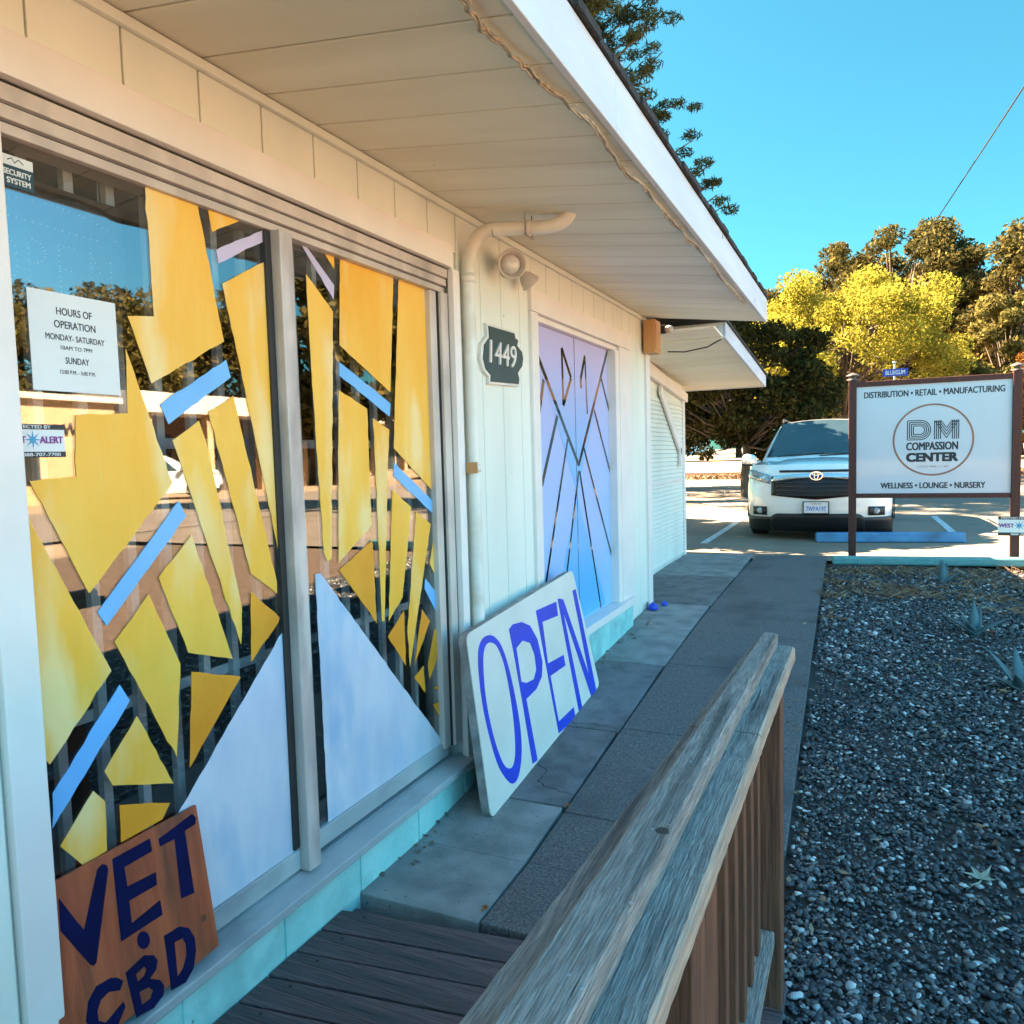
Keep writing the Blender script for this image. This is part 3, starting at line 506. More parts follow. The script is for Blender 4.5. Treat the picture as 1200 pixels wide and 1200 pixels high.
# --- painted double door
dr = MB(); dr.box(-1.76, -1.665, 3.996, 5.545, 2.300, 2.332); dr.box(-1.76, -1.645, 5.455, 5.544, .45, 2.299); dr.box(-1.76, -1.69, 3.996, 4.02, .45, 2.299); dr.box(-1.78, -1.60, 3.93, 5.76, .398, .449)
dr = dr.build('door', M['trim'], shop, bevel=.003)
for a, b, nm in ((4.0, 4.735, 'leaf'), (4.745, 5.455, 'leaf')):
    lf = MB(); lf.box(-1.74, -1.706, a, b, .452, 2.298); lf = lf.build('door_leaf', M['doorlav'], dr)
mb = MB(); mb.prism([DOOR_LINES[0][0], (4.745, 1.30), DOOR_LINES[1][0], (5.43, 2.297), (4.02, 2.297)], (-1.7055, 0, 0), (0, 1, 0), (0, 0, 1), (1, 0, 0), .001)
mb.prism([(4.735, 1.29), (5.30, .47), (4.25, .47)], (-1.7055, 0, 0), (0, 1, 0), (0, 0, 1), (1, 0, 0), .0012)
mb.build('painted_wedge', M['doorblue'], dr)
mb = MB()
for li, ln in enumerate(DOOR_LINES):
    for si in range(len(ln)-1):
        a = Vector((-1.7042-.0001*(li % 5), *ln[si])); b = Vector((-1.7042-.0001*(li % 5), *ln[si+1])); mb.bar(a, b, .0008, .034 if li < 6 else .024, (0, -(b-a).z, (b-a).y))
mb.box(-1.7065, -1.7035, 4.7365, 4.7435, .452, 2.298)
mb.build('bare_glass_line', M['darkglass'], dr)

# ------------------------------------------------------------ annex beyond the shop
ann = thing('annex_building', (-3.4, 8.0, .3), 'lower white annex with louvred siding at the far end of the shop', 'building')
mb = MB(); mb.box(-6.4, -2.012, YE+.01, 9.42, -.1, 2.42); mb.build('wall', M['siding'], ann)
mb = MB(); z = .34
while z < 2.12:
    h = .042
    x = -2.011
    mb.hexa([(x, YE+.02, z), (x+.016, YE+.02, z+.004), (x+.016, 9.38, z+.004), (x, 9.38, z), (x, YE+.02, z+h), (x+.003, YE+.02, z+h), (x+.003, 9.38, z+h), (x, 9.38, z+h)])
    z += .046
mb.build('lap_siding', M['siding'], ann)
mb = MB(); mb.box(-2.01, -1.985, 9.32, 9.425, .30, 2.3); mb.box(-2.01, -1.99, YE+.02, 9.31, 1.205, 1.24); mb.box(-2.01, -1.986, YE+.02, YE+.12, .3, 2.3)
mb.build('corner_board', M['trim'], ann, bevel=.004)
mb = MB()
zt = lambda y: 2.56-.115*(y-7.0)
mb.hexa([(-2.0, YE+.03, zt(6.45)-.19), (-1.955, YE+.03, zt(6.45)-.19), (-1.955, 9.46, zt(9.46)-.13), (-2.0, 9.46, zt(9.46)-.13), (-2.0, YE+.03, zt(6.45)-.03), (-1.955, YE+.03, zt(6.45)-.03), (-1.955, 9.46, zt(9.46)-.03), (-2.0, 9.46, zt(9.46)-.03)])
mb.build('header_board', M['trim'], ann, bevel=.004)
mb = MB(); ax0 = -6.6; ax1 = -1.115
zs = lambda y: 2.515-.07*(y-6.9)
y = YE+.03
while y < 9.75:
    a, b = y+.003, min(y+.118, 9.78)
    mb.hexa([(ax0, a, zs(a)), (ax1, a, zs(a)), (ax1, b, zs(b)), (ax0, b, zs(b)), (ax0, a, zs(a)+.016), (ax1, a, zs(a)+.016), (ax1, b, zs(b)+.016), (ax0, b, zs(b)+.016)])
    y += .12
mb.build('soffit', M['soffit'], ann)
mb = MB(); mb.hexa([(ax1, 6.86, zs(6.86)-.01), (ax1+.025, 6.86, zs(6.86)-.01), (ax1+.025, 9.8, zs(9.8)-.01), (ax1, 9.8, zs(9.8)-.01), (ax1, 6.86, zs(6.86)+.14), (ax1+.025, 6.86, zs(6.86)+.14), (ax1+.025, 9.8, zs(9.8)+.12), (ax1, 9.8, zs(9.8)+.12)])
mb.box(-6.6, ax1, 9.78, 9.80, zs(9.8)-.01, zs(9.8)+.12)
mb.build('fascia', M['fascia'], ann, bevel=.003)
mb = MB(); mb.box(-1.655, ax1-.001, 6.86, 6.89, zs(6.86)-.012, zs(6.86)+.135); mb.build('front_board', M['siding'], ann, bevel=.004)
mb = MB(); mb.hexa([(-6.7, YE+.03, zs(6.45)+.13), (ax1+.04, YE+.03, zs(6.45)+.13), (ax1+.04, 9.84, zs(9.84)+.125), (-6.7, 9.84, zs(9.84)+.125), (-6.7, YE+.03, zs(6.45)+.17), (ax1+.04, YE+.03, zs(6.45)+.155), (ax1+.04, 9.84, zs(9.84)+.15), (-6.7, 9.84, zs(9.84)+.165)])
mb.build('roof', M['shingle'], ann)
mb = MB(); mb.bar((-1.975, 8.15, 2.22), (-1.975, 9.12, 1.56), .03, .11, (0, .3, 1)); mb.box(-1.985, -1.96, 9.05, 9.11, 1.38, 1.60)
mb.build('brace', M['trim'], ann, bevel=.004)
mb = MB(); mb.tube([(-1.60, 6.9, 2.44), (-1.45, 6.885, 2.425), (-1.25, 6.88, 2.45), (-1.12, 6.87, 2.51)], .006, 6); mb.build('cable', M['ink'], ann)
# ------------------------------------------------------------ signs on and in the window
def frame(F): return [Vector(q) for q in F]
o, u, v, n = frame(OPEN_FRAME)
ob_ = thing('board_sign', o, 'big white board lettered OPEN in blue, leaning on the wall', 'sign')
c4 = [(0.006, 0.0), (1.596, 0.004), (1.50, .752), (0.105, .782)]
def chaikin(q, n=2):
    for _ in range(n): q = [p for a, b in zip(q, q[1:]+q[:1]) for p in ((a[0]*.75+b[0]*.25, a[1]*.75+b[1]*.25), (a[0]*.25+b[0]*.75, a[1]*.25+b[1]*.75))]
    return q
def rounded(poly, r, k=5):
    out = []; m = len(poly)
    for i in range(m):
        p = Vector(poly[i]); a = (Vector(poly[i-1])-p).normalized(); b = (Vector(poly[(i+1) % m])-p).normalized()
        for j in range(k+1):
            t = j/k; out.append(tuple((p+a*r)*(1-t)**2+2*t*(1-t)*p+(p+b*r)*t*t))
    return out
rp = rounded(c4, .045)
mb = MB(); mb.prism(rp, o-n*.044, u, v, n, .040); mb.build('board_edge', M['boardedge'], ob_, bevel=.003)
mb = MB(); mb.prism(rp, o-n*.0038, u, v, n, .0038); mb.build('board_face', M['board'], ob_)
mb = MB()
for key, gl in OPEN_GLYPHS.items():
    if key in 'OP':
        if key == 'O': gl = [chaikin(q) for q in gl]
        mb.holed(gl[0], gl[1:], o, u, v, n, .0012)
    else:
        for i, q in enumerate(gl): mb.prism(q, o, u, v, n, .0012+.0003*i)
mb.build('lettering', M['royal'], ob_)

o, u, v, n = frame(VET_FRAME)
vb = thing('plywood_sign', o-u*.2, 'rust stained plywood board lettered VET CBD in navy on the window sill', 'sign')
mb = MB(); mb.prism([(-.455, -.012), (0, 0), (.003, .3956), (-.45, .393)], o-n*.011, u, v, n, .011); mb.build('board', M['ply'], vb, bevel=.0015)
mb = MB()
for key, gl in VET_GLYPHS.items():
    if key in 'BD': mb.holed(gl[0], gl[1:], o, u, v, n, .001)
    else: mb.prism([(a, b) for a, b in gl[0]], o, u, v, n, .001)
mb.build('lettering', M['navy'], vb)

U, V, X = Vector((0, 1, 0)), Vector((0, 0, 1)), Vector((1, 0, 0))
nt_ = thing('notice', (-1.70, 1.26, 1.74), 'white paper notice with opening hours taped inside the left window pane', 'notice')
mb = MB(); mb.box(-1.6995, -1.6985, 1.147, 1.371, 1.730, 1.957); mb.build('sheet', M['paper'], nt_)
mb = MB(); x = -1.6981
words(nt_, M['ink'], [(txt, (x, 1.259, z), h, w, .02) for txt, z, h, w in [('HOURS OF', 1.915, .017, .09), ('OPERATION', 1.885, .017, .105), ('MONDAY- SATURDAY', 1.855, .014, .15), ('10AM TO 7PM', 1.832, .009, .08), ('SUNDAY', 1.803, .015, .06), ('12:00 P.M. - 5:00 P.M.', 1.776, .009, .09)]], U, V, X)
st = thing('security_sticker', (-1.70, 1.145, 2.17), 'small teal SECURITY SYSTEM sticker in the top corner of the window', 'sticker')
mb = MB(); mb.box(-1.6995, -1.6985, 1.105, 1.182, 2.168, 2.214, 0); mb.box(-1.6995, -1.6984, 1.105, 1.182, 2.2142, 2.236, 1); mb.build('film', [M['teal'], M['paper']], st)
words(st, M['paper'], [('SECURITY', (-1.6981, 1.145, 2.2), .012, .062, .05), ('SYSTEM', (-1.6981, 1.147, 2.182), .012, .052, .05)], U, V, X)
mb = MB(); mb.tube([(-1.6983, 1.125, 2.225), (-1.6983, 1.135, 2.231), (-1.6983, 1.14, 2.221), (-1.6983, 1.15, 2.231), (-1.6983, 1.16, 2.223)], .0012, 5); mb.build('scribble', M['ink'], st)
def star(mb, c, r, u, v, n, mi=0, t=.0006):
    p = []
    for k in range(16): a = math.pi*k/8; q = r if k % 2 == 0 else r*.28; p.append((q*math.cos(a), q*math.sin(a)))
    mb.prism(p, c, u, v, n, t, mi)
def alert_sign(name, o, u, v, n, w, h, label, thick, cat):
    """o = lower left corner of the face"""
    o = Vector(o); t = thing(name, o, label, cat)
    mb = MB(); mb.prism([(0, 0), (w, 0), (w, h), (0, h)], o-n*thick, u, v, n, thick, 0); mb.build('plate', [M['paper']], t)
    mb = MB(); mb.prism([(0, 0), (w, 0), (w, h*.17), (0, h*.17)], o+n*.0002, u, v, n, .0006, 0); mb.prism([(0, h*.84), (w, h*.84), (w, h), (0, h)], o+n*.0002, u, v, n, .0006, 0); mb.build('band', M['ink'], t)
    words(t, M['paper'], [('PROTECTED BY', o+u*w*.42+v*h*.92+n*.001, h*.10, w*.7, .03), ('888-707-7700', o+u*w*.6+v*h*.085+n*.001, h*.10, w*.62, .03)], u, v, n)
    words(t, M['purple'], [('WEST', o+u*w*.02+v*h*.43+n*.001, h*.2, w*.33, .06), ('ALERT', o+u*w*.58+v*h*.43+n*.001, h*.2, w*.38, .06)], u, v, n, False)
    mb = MB(); star(mb, o+u*w*.465+v*h*.53+n*.0008, h*.27, u, v, n); mb.build('star', M['cyanmark'], t)
    return t
alert_sign('alarm_sticker', (-1.698, 1.07, 1.578), U, V, X, .143, .075, 'white WEST ALERT alarm sticker with star on the window below the notice', .001, 'sticker')
ld = thing('open_sign', (-1.76, 1.3, 1.9), 'unlit black lamp dot sign hanging inside the top of the left window', 'sign')
mb = MB(); mb.box(-1.782, -1.762, 1.06, 1.462, 1.93, 2.222); mb.build('panel', M['blackpl'], ld, bevel=.004)
def dots(pts, sp=.012):
    mb = MB()
    for a, b in zip(pts[:-1], pts[1:]):
        a = Vector(a); b = Vector(b); k = max(1, int((b-a).length/sp))
        for i in range(k): q = a+(b-a)*i/k; mb.box(-1.7625, -1.760, q.x-.0014, q.x+.0014, q.y-.0014, q.y+.0014)
    mb.build('lamp_row', M['lens'], ld)
ring = lambda cx, cz, rx, rz, a0=0, a1=360: [(cx+rx*math.cos(R(a)), cz+rz*math.sin(R(a))) for a in range(a0, a1+1, 15)]
dots(ring(1.265, 2.13, .17, .045, 0, 180)); dots([(1.14, 2.125), (1.40, 2.12)], .018)
dots(ring(1.14, 2.03, .032, .055)); dots([(1.20, 1.975), (1.20, 2.085)]); dots(ring(1.20, 2.057, .042, .028, -90, 90)); dots([(1.33, 1.975), (1.275, 1.975), (1.275, 2.085), (1.33, 2.085)]); dots([(1.275, 2.03), (1.32, 2.03)]); dots([(1.36, 1.975), (1.36, 2.085), (1.415, 1.975), (1.415, 2.085)])
for y in (1.12, 1.40): MB().tube([(-1.772, y, 2.222), (-1.772, y, 2.40)], .002, 6).build('hanger', M['galv'], ld)

# ------------------------------------------------------------ things fixed to the wall and eave
pq = thing('house_number_plaque', (-1.65, 3.5, 1.95), 'dark green house number plaque 1449 with cream edge on the siding', 'plaque')
pc = (sum(p[0] for p in PLAQUE)/len(PLAQUE), sum(p[1] for p in PLAQUE)/len(PLAQUE))
big = [(pc[0]+(a-pc[0])*1.09, pc[1]+(b-pc[1])*1.09) for a, b in PLAQUE]
mb = MB(); mb.prism(big, (-1.660, 0, 0), U, V, X, .018); mb.build('backing', M['numeral'], pq, bevel=.002)
mb = MB(); mb.prism(PLAQUE, (-1.6418, 0, 0), U, V, X, .005); mb.build('face', M['plaque'], pq)
d0, d1 = DIGITS; vs, fs = text_mb('1449', abs(d1[1]-d0[1])*.92, d1[0]-d0[0]-.01, .0)
vs = [(a-.012+.10*(b-.07), b) for a, b in vs]; cx_ = d0[0]+.115-.018; cz_ = d1[1]+.07+.01
mbn = MB()
bm_ = bmesh.new(); vv = [bm_.verts.new((-1.6366, cx_-.115+a, cz_-.07+b)) for a, b in vs]
for f in fs: bm_.faces.new([vv[i] for i in f])
r_ = bmesh.ops.extrude_face_region(bm_, geom=list(bm_.faces)); bmesh.ops.translate(bm_, vec=(.008, 0, 0), verts=[q for q in r_['geom'] if isinstance(q, bmesh.types.BMVert)])
bm_.verts.index_update(); mbn.add([q.co.copy() for q in bm_.verts], [[w.index for w in f.verts] for f in bm_.faces]); bm_.free()
mbn.build('numerals', M['numeral'], pq)

pp = thing('downspout', (-1.62, 3.14, .03), 'cream downspout pipe with an elbow up into the soffit between window and plaque', 'pipe')
def arc(p0, p1, p2, k=7): return [tuple(Vector(p0)*(1-t)**2+Vector(p1)*2*t*(1-t)+Vector(p2)*t*t) for t in [i/k for i in range(k+1)]]
path = [(-1.622, 3.135, .10), (-1.622, 3.135, 2.36)]+arc((-1.622, 3.135, 2.38), (-1.622, 3.15, 2.545), (-1.52, 3.17, 2.56))+arc((-1.30, 3.215, 2.548), (-1.19, 3.24, 2.545), (-1.165, 3.245, 2.61))
mb = MB(); mb.tube(path, .030, 14); mb.build('pipe', M['steelwhite'], pp)
MB().box(-1.659, -1.584, 3.094, 3.0985, 1.48, 1.53).build('bracket', M['rust'], pp); mb = MB(); mb.lathe((-1.622, 3.135, 1.485), (0, 0, 1), [(0, .030), (.0, .033), (.035, .033), (.035, .030)], 14); mb.build('strap', M['steelwhite'], pp); mb = MB(); mb.lathe((-1.622, 3.135, 2.33), (0, 0, 1), [(0, .030), (0, .0335), (.04, .0335), (.04, .030)], 14); mb.build('strap', M['steelwhite'], pp)
mb = MB(); mb.lathe((-1.36, 3.20, 2.55), (1, .2, -.03), [(0, .030), (0, .034), (.022, .034), (.022, .030)], 14); mb.build('hanger', M['steelwhite'], pp)
mb = MB(); mb.lathe((-1.51, 3.175, 2.558), (1, .2, -.03), [(0, .030), (0, .0325), (.005, .0325), (.005, .030)], 14); mb.build('joint_ring', M['boardedge'], pp)
mb = MB(); mb.tube([(-1.35, 3.165, 2.51), (-1.35, 3.165, 2.612)], .003, 6); mb.tube([(-1.35, 3.24, 2.51), (-1.35, 3.24, 2.612)], .003, 6); mb.tube([(-1.35, 3.155, 2.512), (-1.35, 3.25, 2.512)], .003, 6); mb.build('clamp', M['boardedge'], pp)

fl = thing('floodlight', (-1.655, 3.58, 2.5), 'twin beige floodlight on the siding above the house number', 'light')
mb = MB(); mb.lathe((-1.66, 3.60, 2.50), (1, 0, 0), [(0, .001), (0, .052), (.022, .052), (.03, .044), (.03, .001)], 20); mb.build('mounting_plate', M['lamp'], fl)
def lamp(c, ax, k=1.0):
    c = Vector(c); ax = Vector(ax).normalized()
    sc = lambda P: [(t*k, r*k) for t, r in P]
    h = MB().lathe(c, ax, sc([(-.085, .001), (-.085, .022), (-.055, .028), (-.04, .042), (0, .062), (.028, .070), (.036, .072), (.036, .064), (.024, .058), (.010, .050), (.010, .001)]), 24).build('lamp_head', M['lamp'], fl)
    MB().lathe(c, ax, sc([(.0105, .046), (.026, .040), (.033, .02), (.034, .001)]), 20).build('lens', M['lens'], h)
    MB().lathe(c, ax, sc([(.0105, .057), (.0112, .048), (.0105, .047)]), 24).build('gasket_ring', M['boardedge'], h)
    MB().tube([(-1.635, 3.60, 2.50), tuple((Vector((-1.635, 3.60, 2.50))+c-ax*.06*k)/2+Vector((.01, 0, .015))), tuple(c-ax*.055*k)], .012, 8).build('arm', M['lamp'], fl)
lamp((-1.555, 3.45, 2.47), (.62, -.72, -.16)); lamp((-1.575, 3.71, 2.45), (.35, .55, -.62), .72)

ub = thing('utility_box', (-1.6, 6.28, 2.36), 'orange tan utility box under the eave at the wall corner', 'box')
mb = MB(); mb.box(-1.641, -1.545, 6.22, 6.41, 2.36, 2.625); mb.build('case', M['rust'], ub, bevel=.006)
mb = MB(); mb.box(-1.5445, -1.538, 6.24, 6.39, 2.38, 2.60); mb.build('cover', M['rust'], ub, bevel=.003)
mb = MB(); mb.box(-1.6415, -1.5, 6.4105, 6.45, 2.53, 2.60); mb.build('bracket', M['blackpl'], ub, bevel=.004)
mb = MB(); mb.lathe((-1.499, 6.43, 2.56), (1, -.3, 0), [(0, .001), (0, .03), (.02, .035), (.05, .028), (.055, .001)], 14); mb.build('knob', M['lamp'], ub)

cb = MB(); P = [Vector(q) for q in CABLE]; P = [P[0]+(P[0]-P[1])*6]+P
fine = []
for a, b in zip(P[:-1], P[1:]):
    for i in range(6): fine.append(a.lerp(b, i/6)+Vector((0, 0, -.004)))
rw = [Vector((0, 0, 0))]
for i in range(len(fine)): rw.append(rw[-1]*.82+Vector((random.gauss(0, .0035), 0, random.gauss(0, .002))))
fine = [p+q for p, q in zip(fine, rw)]
cb.tube(fine, .0048, 7)
for k in (0, 1):
    ph = random.uniform(0, 6); w2 = []
    for i, p in enumerate(fine): ph += random.uniform(.1, .7); w2.append(p+Vector((.007*math.sin(ph), 0, .004*math.cos(ph)-.004)))
    cb.tube(w2, .0030, 6)
for i in (5, 17, 40, 58, 80): cb.tube([fine[i]+Vector((0, 0, .012)), fine[i]+Vector((.012, .006, -.010)), fine[i]+Vector((.03, .02, -.014))], .0018, 5)
tag(based(cb.build('eave_cable', M['cable']), CABLE[8]), 'loose twisted cable stapled along the soffit beside the white fascia', 'cable')

# ------------------------------------------------------------ deck and railing
dk = thing('deck', (-.95, 1.0, -.05), 'dark weathered plank deck between the painted window and the railing', 'deck')
yy = 2.165; k = 0; b0 = None
while yy > -2.6:
    if b0 is None:
        b0 = MB().hexa([(-1.644, yy-.20, -.034), (-.20, yy-.02, -.034), (-.20, yy+.0955, -.034), (-1.644, yy-.0845, -.034), (-1.644, yy-.20, 0), (-.20, yy-.02, 0), (-.20, yy+.0955, 0), (-1.644, yy-.0845, 0)]).build('deck_board', M['weatherx'], dk, bevel=.0025); c = b0
    else: c = dup(b0, dk)
    c.location = (0, yy-2.165, random.uniform(-.0015, .001)); yy -= .1245; k += 1
mb = MB(); mb.box(-.22, -.19, -2.6, 2.15, -.16, -.036); mb.box(-1.6, -1.56, -2.6, 2.12, -.16, -.036); mb.box(-1.64, -.2, 2.13, 2.155, -.16, -.036); mb.build('joist', M['weatherx'], dk)

rl = thing('wooden_railing', (-.25, .8, 0), 'grey weathered wooden railing with a flat cap running along the deck', 'railing')
def plank(mb, pts, z0, z1, jag=.0006, nseg=60, edge=False):
    """long board: pts = right edge near, right edge far, left edge far, left edge near (x,y)"""
    rn, rf, lf, ln = [Vector((a, b, 0)) for a, b in pts]; vs = []; fs = []
    for i in range(nseg+1):
        t = i/nseg; r = rn.lerp(rf, t); l = ln.lerp(lf, t); j1 = random.uniform(-jag, jag); j2 = random.uniform(-jag, jag); w = random.uniform(-.0012, .0012)
        for x, y, z in ((r.x+j1, r.y, z0), (r.x+j1*.6, r.y, z1-.006+w), (r.x-.006+j1, r.y, z1+w), (l.x+.006+j2, l.y, z1+w), (l.x+j2*.6, l.y, z1-.006+w), (l.x+j2, l.y, z0)): vs.append((x, y, z))
    for i in range(nseg):
        for k in range(6): a = i*6+k; b = i*6+(k+1) % 6; fs.append((a, a+6, b+6, b))
    fs.append(tuple(range(6))); fs.append(tuple(range(nseg*6, nseg*6+6))[::-1]); mb.add(vs, fs)
    if edge:
        for q in range(len(fs)-2):
            if q % 6 in (0, 1): mb.mi[len(mb.f)-len(fs)+q] = 1
        mb.mi[-1] = 0
mb = MB(); plank(mb, [(-.205, -2.5), (-.196, .247), (-.397, .247), (-.405, -2.5)], .942, .978, edge=True); plank(mb, [(-.195, .25), (-.187, 1.58), (-.335, 1.58), (-.395, .25)], .942, .978, edge=True); plank(mb, [(-.187, 1.583), (-.182, 2.33), (-.303, 2.36), (-.335, 1.583)], .943, .980, nseg=24, edge=True)
mb.build('cap_board', [M['weather'], M['edgewood']], rl)
mb = MB(); plank(mb, [(-.275, -2.5), (-.256, .298), (-.331, .298), (-.350, -2.5)], .9805, 1.014); plank(mb, [(-.256, .30), (-.229, 2.335), (-.273, 2.345), (-.331, .30)], .9805, 1.016, nseg=90); mb.build('top_board', M['weather'], rl)
p0 = None
n0 = None
for y in (2.22, 1.95, 1.62, 1.33, 1.05, .86, .70, .45):
    x = -.232-.0196*(2.3-y)*.55-.018
    for dx in (-.012, .012):
        if n0 is None: n0 = c = MB().lathe((0, 0, 1.0155), (0, 0, 1), [(0, .0032), (.0012, .003), (.0014, .0001)], 10).build('nail', M['boardedge'], rl)
        else: c = dup(n0, rl)
        c.location = (x+dx*random.uniform(.7, 1.2), y+random.uniform(-.03, .03), 0)
POSTS = (2.19, 1.118, 1.026, -.1, -1.25, -2.4)
for y in POSTS:
    if p0 is None: p0 = c = MB().box(-.286, -.205, 2.145, 2.235, -.15, .9405).build('post', M['redwood'], rl, bevel=.004)
    else: c = dup(p0, rl)
    c.location = (0, y-2.19, 0)
mb = MB(); mb.box(-.272, -.222, -2.4, 2.143, .185, .225); mb.build('bottom_rail', M['weather'], rl, bevel=.004)
mb = MB(); mb.box(-.304, -.286, -2.4, 2.143, .85, .9405); mb.box(-.304, -.2865, -2.4, 2.143, .16, .25); mb.build('backing_rail', M['redwood'], rl, bevel=.003)
b0 = None; y = 2.03
while y > -2.4:
    if b0 is None: b0 = c = MB().box(-.285, -.247, 2.011, 2.049, .226, .9405).build('baluster', M['redwood'], rl, bevel=.003)
    elif min(abs(y-q) for q in POSTS) < .066: y -= .128; continue
    else: c = dup(b0, rl)
    c.location = (0, y-2.03, 0); y -= .128

# ------------------------------------------------------------ roadside sign
ys = 9.4; rs = thing('roadside_sign', (.64, ys, .3), 'white compassion center sign in a red brown frame on two posts in the gravel', 'sign')
for x in (-.130, 1.409): MB().box(x-.04, x+.04, ys-.04, ys+.04, .2, 2.285).build('post', M['redpost'], rs, bevel=.004)
mb = MB(); mb.box(-.0895, 1.3685, ys-.03, ys+.03, 2.205, 2.262); mb.box(-.0895, 1.3685, ys-.03, ys+.03, .985, 1.035); mb.build('frame', M['redpost'], rs, bevel=.004)
pa = MB().box(-.0895, 1.3685, ys-.012, ys+.012, 1.0355, 2.2045).build('panel', M['panel'], rs)
for x in (-.130, 1.409):
    c = MB().lathe((x, ys, 2.286), (0, 0, 1), [(0, .06), (.012, .062), (.012, .035), (.045, .035), (.045, .07), (.055, .066), (.066, .045), (.082, .008), (.082, .001)], 4).build('post_cap', M['capgrey'], rs)
fy = ys-.0125; UX = Vector((1, 0, 0)); NY = Vector((0, -1, 0))
ft = fy-.0006
words(rs, M['ink'], [('DISTRIBUTION • RETAIL • MANUFACTURING', (.644, ft, 2.112), .066, 1.315, .035), ('WELLNESS • LOUNGE • NURSERY', (.647, ft, 1.120), .062, .985, .045), ('CENTER', (.645, ft, 1.422), .088, .475, .085), ('COMPASSION', (.645, ft, 1.540), .082, .482, .045)], UX, V, NY)
words(rs, M['copper'], [('(707) 996-1120', (.655, ft, 1.318), .026, .29, 0)], UX, V, NY)
mb = MB(); C_ = Vector((.652, 0, 1.606)); K = 72
for i in range(K):
    a, b = 2*math.pi*i/K, 2*math.pi*(i+1)/K
    P = [(C_.x+r*math.cos(t), z, C_.z+r*math.sin(t)) for z in (fy-.0001, fy-.0012) for r, t in ((.365, a), (.384, a), (.384, b), (.365, b))]
    mb.hexa(P)
mb.build('ring', M['copper'], rs)
mb = MB()       # striped D and M: four nested outlines each
def stroke(pts, w):
    for a, b in zip(pts[:-1], pts[1:]):
        mb.bar((a[0], fy-.0007-.0001*(len(mb.f) % 7), a[1]), (b[0], fy-.0007-.0001*(len(mb.f) % 7), b[1]), .001, w, (-(b[1]-a[1]), 0, b[0]-a[0]))
zb, zt_ = 1.61, 1.815
for k in range(4):
    d = k*.019; x0 = .412+d; x1 = .632-d; r = (zt_-zb)/2-d
    pts = [(x0, zb+d), (x1-r*.9, zb+d)]+[(x1-r*.9+r*.9*math.sin(t), (zb+zt_)/2-r*math.cos(t)) for t in np.linspace(0, math.pi, 12)[1:-1]]+[(x1-r*.9, zt_-d), (x0, zt_-d), (x0, zb+d)]
    stroke(pts, .009)
    a = .668+d; stroke([(a, zb), (a, zt_-.01)], .009); b = .892-d; stroke([(b, zb), (b, zt_-.01)], .009)
    stroke([(a, zt_-.005), (.780, zb+.012+d*1.9)], .008); stroke([(b, zt_-.005), (.780, zb+.012+d*1.9)], .008)
mb.build('monogram', M['ink'], rs)
alert_sign('alarm_sign', (1.255, ys-.047, .592), UX, V, NY, .40, .20, 'white WEST ALERT alarm sign fixed low on the right post of the roadside sign', .004, 'sign')

tb = MB(); a = Vector((-.32, 8.93, .345)); b = Vector((3.2, 9.42, .345)); tb.bar(a, b, .10, .09)
tag(based(tb.build('edging_timber', M['mint'], bevel=.02), (1.4, 9.17, .3)), 'mint green painted timber lying at the end of the gravel under the sign', 'timber')
ws = MB(); a = Vector((-.60, 11.06, .30)); b = Vector((1.16, 11.36, .30)); d = (b-a).normalized(); nn = Vector((-d.y, d.x, 0)); zz = Vector((0, 0, .125))
ws.hexa([a-nn*.08, b-nn*.08, b+nn*.08, a+nn*.08, a-nn*.055+zz, b-nn*.055+zz, b+nn*.055+zz, a+nn*.055+zz])
tag(based(ws.build('wheel_stop', M['stop'], bevel=.015), (a+b)/2), 'blue painted concrete wheel stop in front of the white car', 'wheel stop')
for i, (x, y, r, lb) in enumerate([(-1.60, 6.25, .042, 'larger blue plastic knob lying by the wall corner'), (-1.545, 6.42, .028, 'smaller blue plastic knob lying behind the other one')]):
    mb = MB(); z = g(y); mb.lathe((x, y, z-.002), (0, 0, 1), [(0, .001), (0, r*.75), (r*.3, r), (r*.9, r*.95), (r*1.3, r*.6), (r*1.35, r*.25), (r*1.6, r*.22), (r*1.62, .001)], 18)
    tag(based(mb.build('blue_knob', M['balls']), (x, y, z)), lb, 'knob', 'blue knobs by the wall corner')

# ------------------------------------------------------------ agaves, fallen leaves
def agave(x, y, spec, s, label):
    t = thing('agave_plant', (x, y, g(y)-.03), label, 'plant', 'agaves in the gravel')
    for k, (az, el, ln) in enumerate(spec):
        ln *= s; az = R(az); el = R(el); d = Vector((math.cos(az)*math.cos(el), math.sin(az)*math.cos(el), math.sin(el))); sd = Vector((-math.sin(az), math.cos(az), 0)); upn = sd.cross(d)*-1
        mb = MB(); vs = []; fs = []; n_ = 9
        for i in range(n_+1):
            q = i/n_; p = Vector((x, y, g(y)-.02))+d*ln*q+Vector((0, 0, -.10*ln*q*q)); w = .034*s*(1-q**1.6)*(.75+.9*q if q < .4 else 1.1)*1.1+.0008; th = .010*s*(1-q)+.001
            for m, hh in ((-1, .008), (0, -.004), (1, .008)): vs.append(p+sd*w*m+upn*hh*1.5*abs(m)*(1-q)); 
            for m in (1, 0, -1): vs.append(p+sd*w*m*.96-upn*th*(1.2-abs(m)))
        for i in range(n_):
            for j in range(6): a = i*6+j; b = i*6+(j+1) % 6; fs.append((a, b, b+6, a+6))
        mb.add(vs, fs, 0, True); mb.build('leaf', M['agave'], t)
agave(.70, 6.17, [(178, 38, .25), (165, 62, .22), (95, 78, .27), (60, 70, .25), (8, 34, .28), (230, 50, .15), (-40, 45, .16), (120, 40, .2)], 1, 'blue agave in the gravel with leaves spread to both sides')
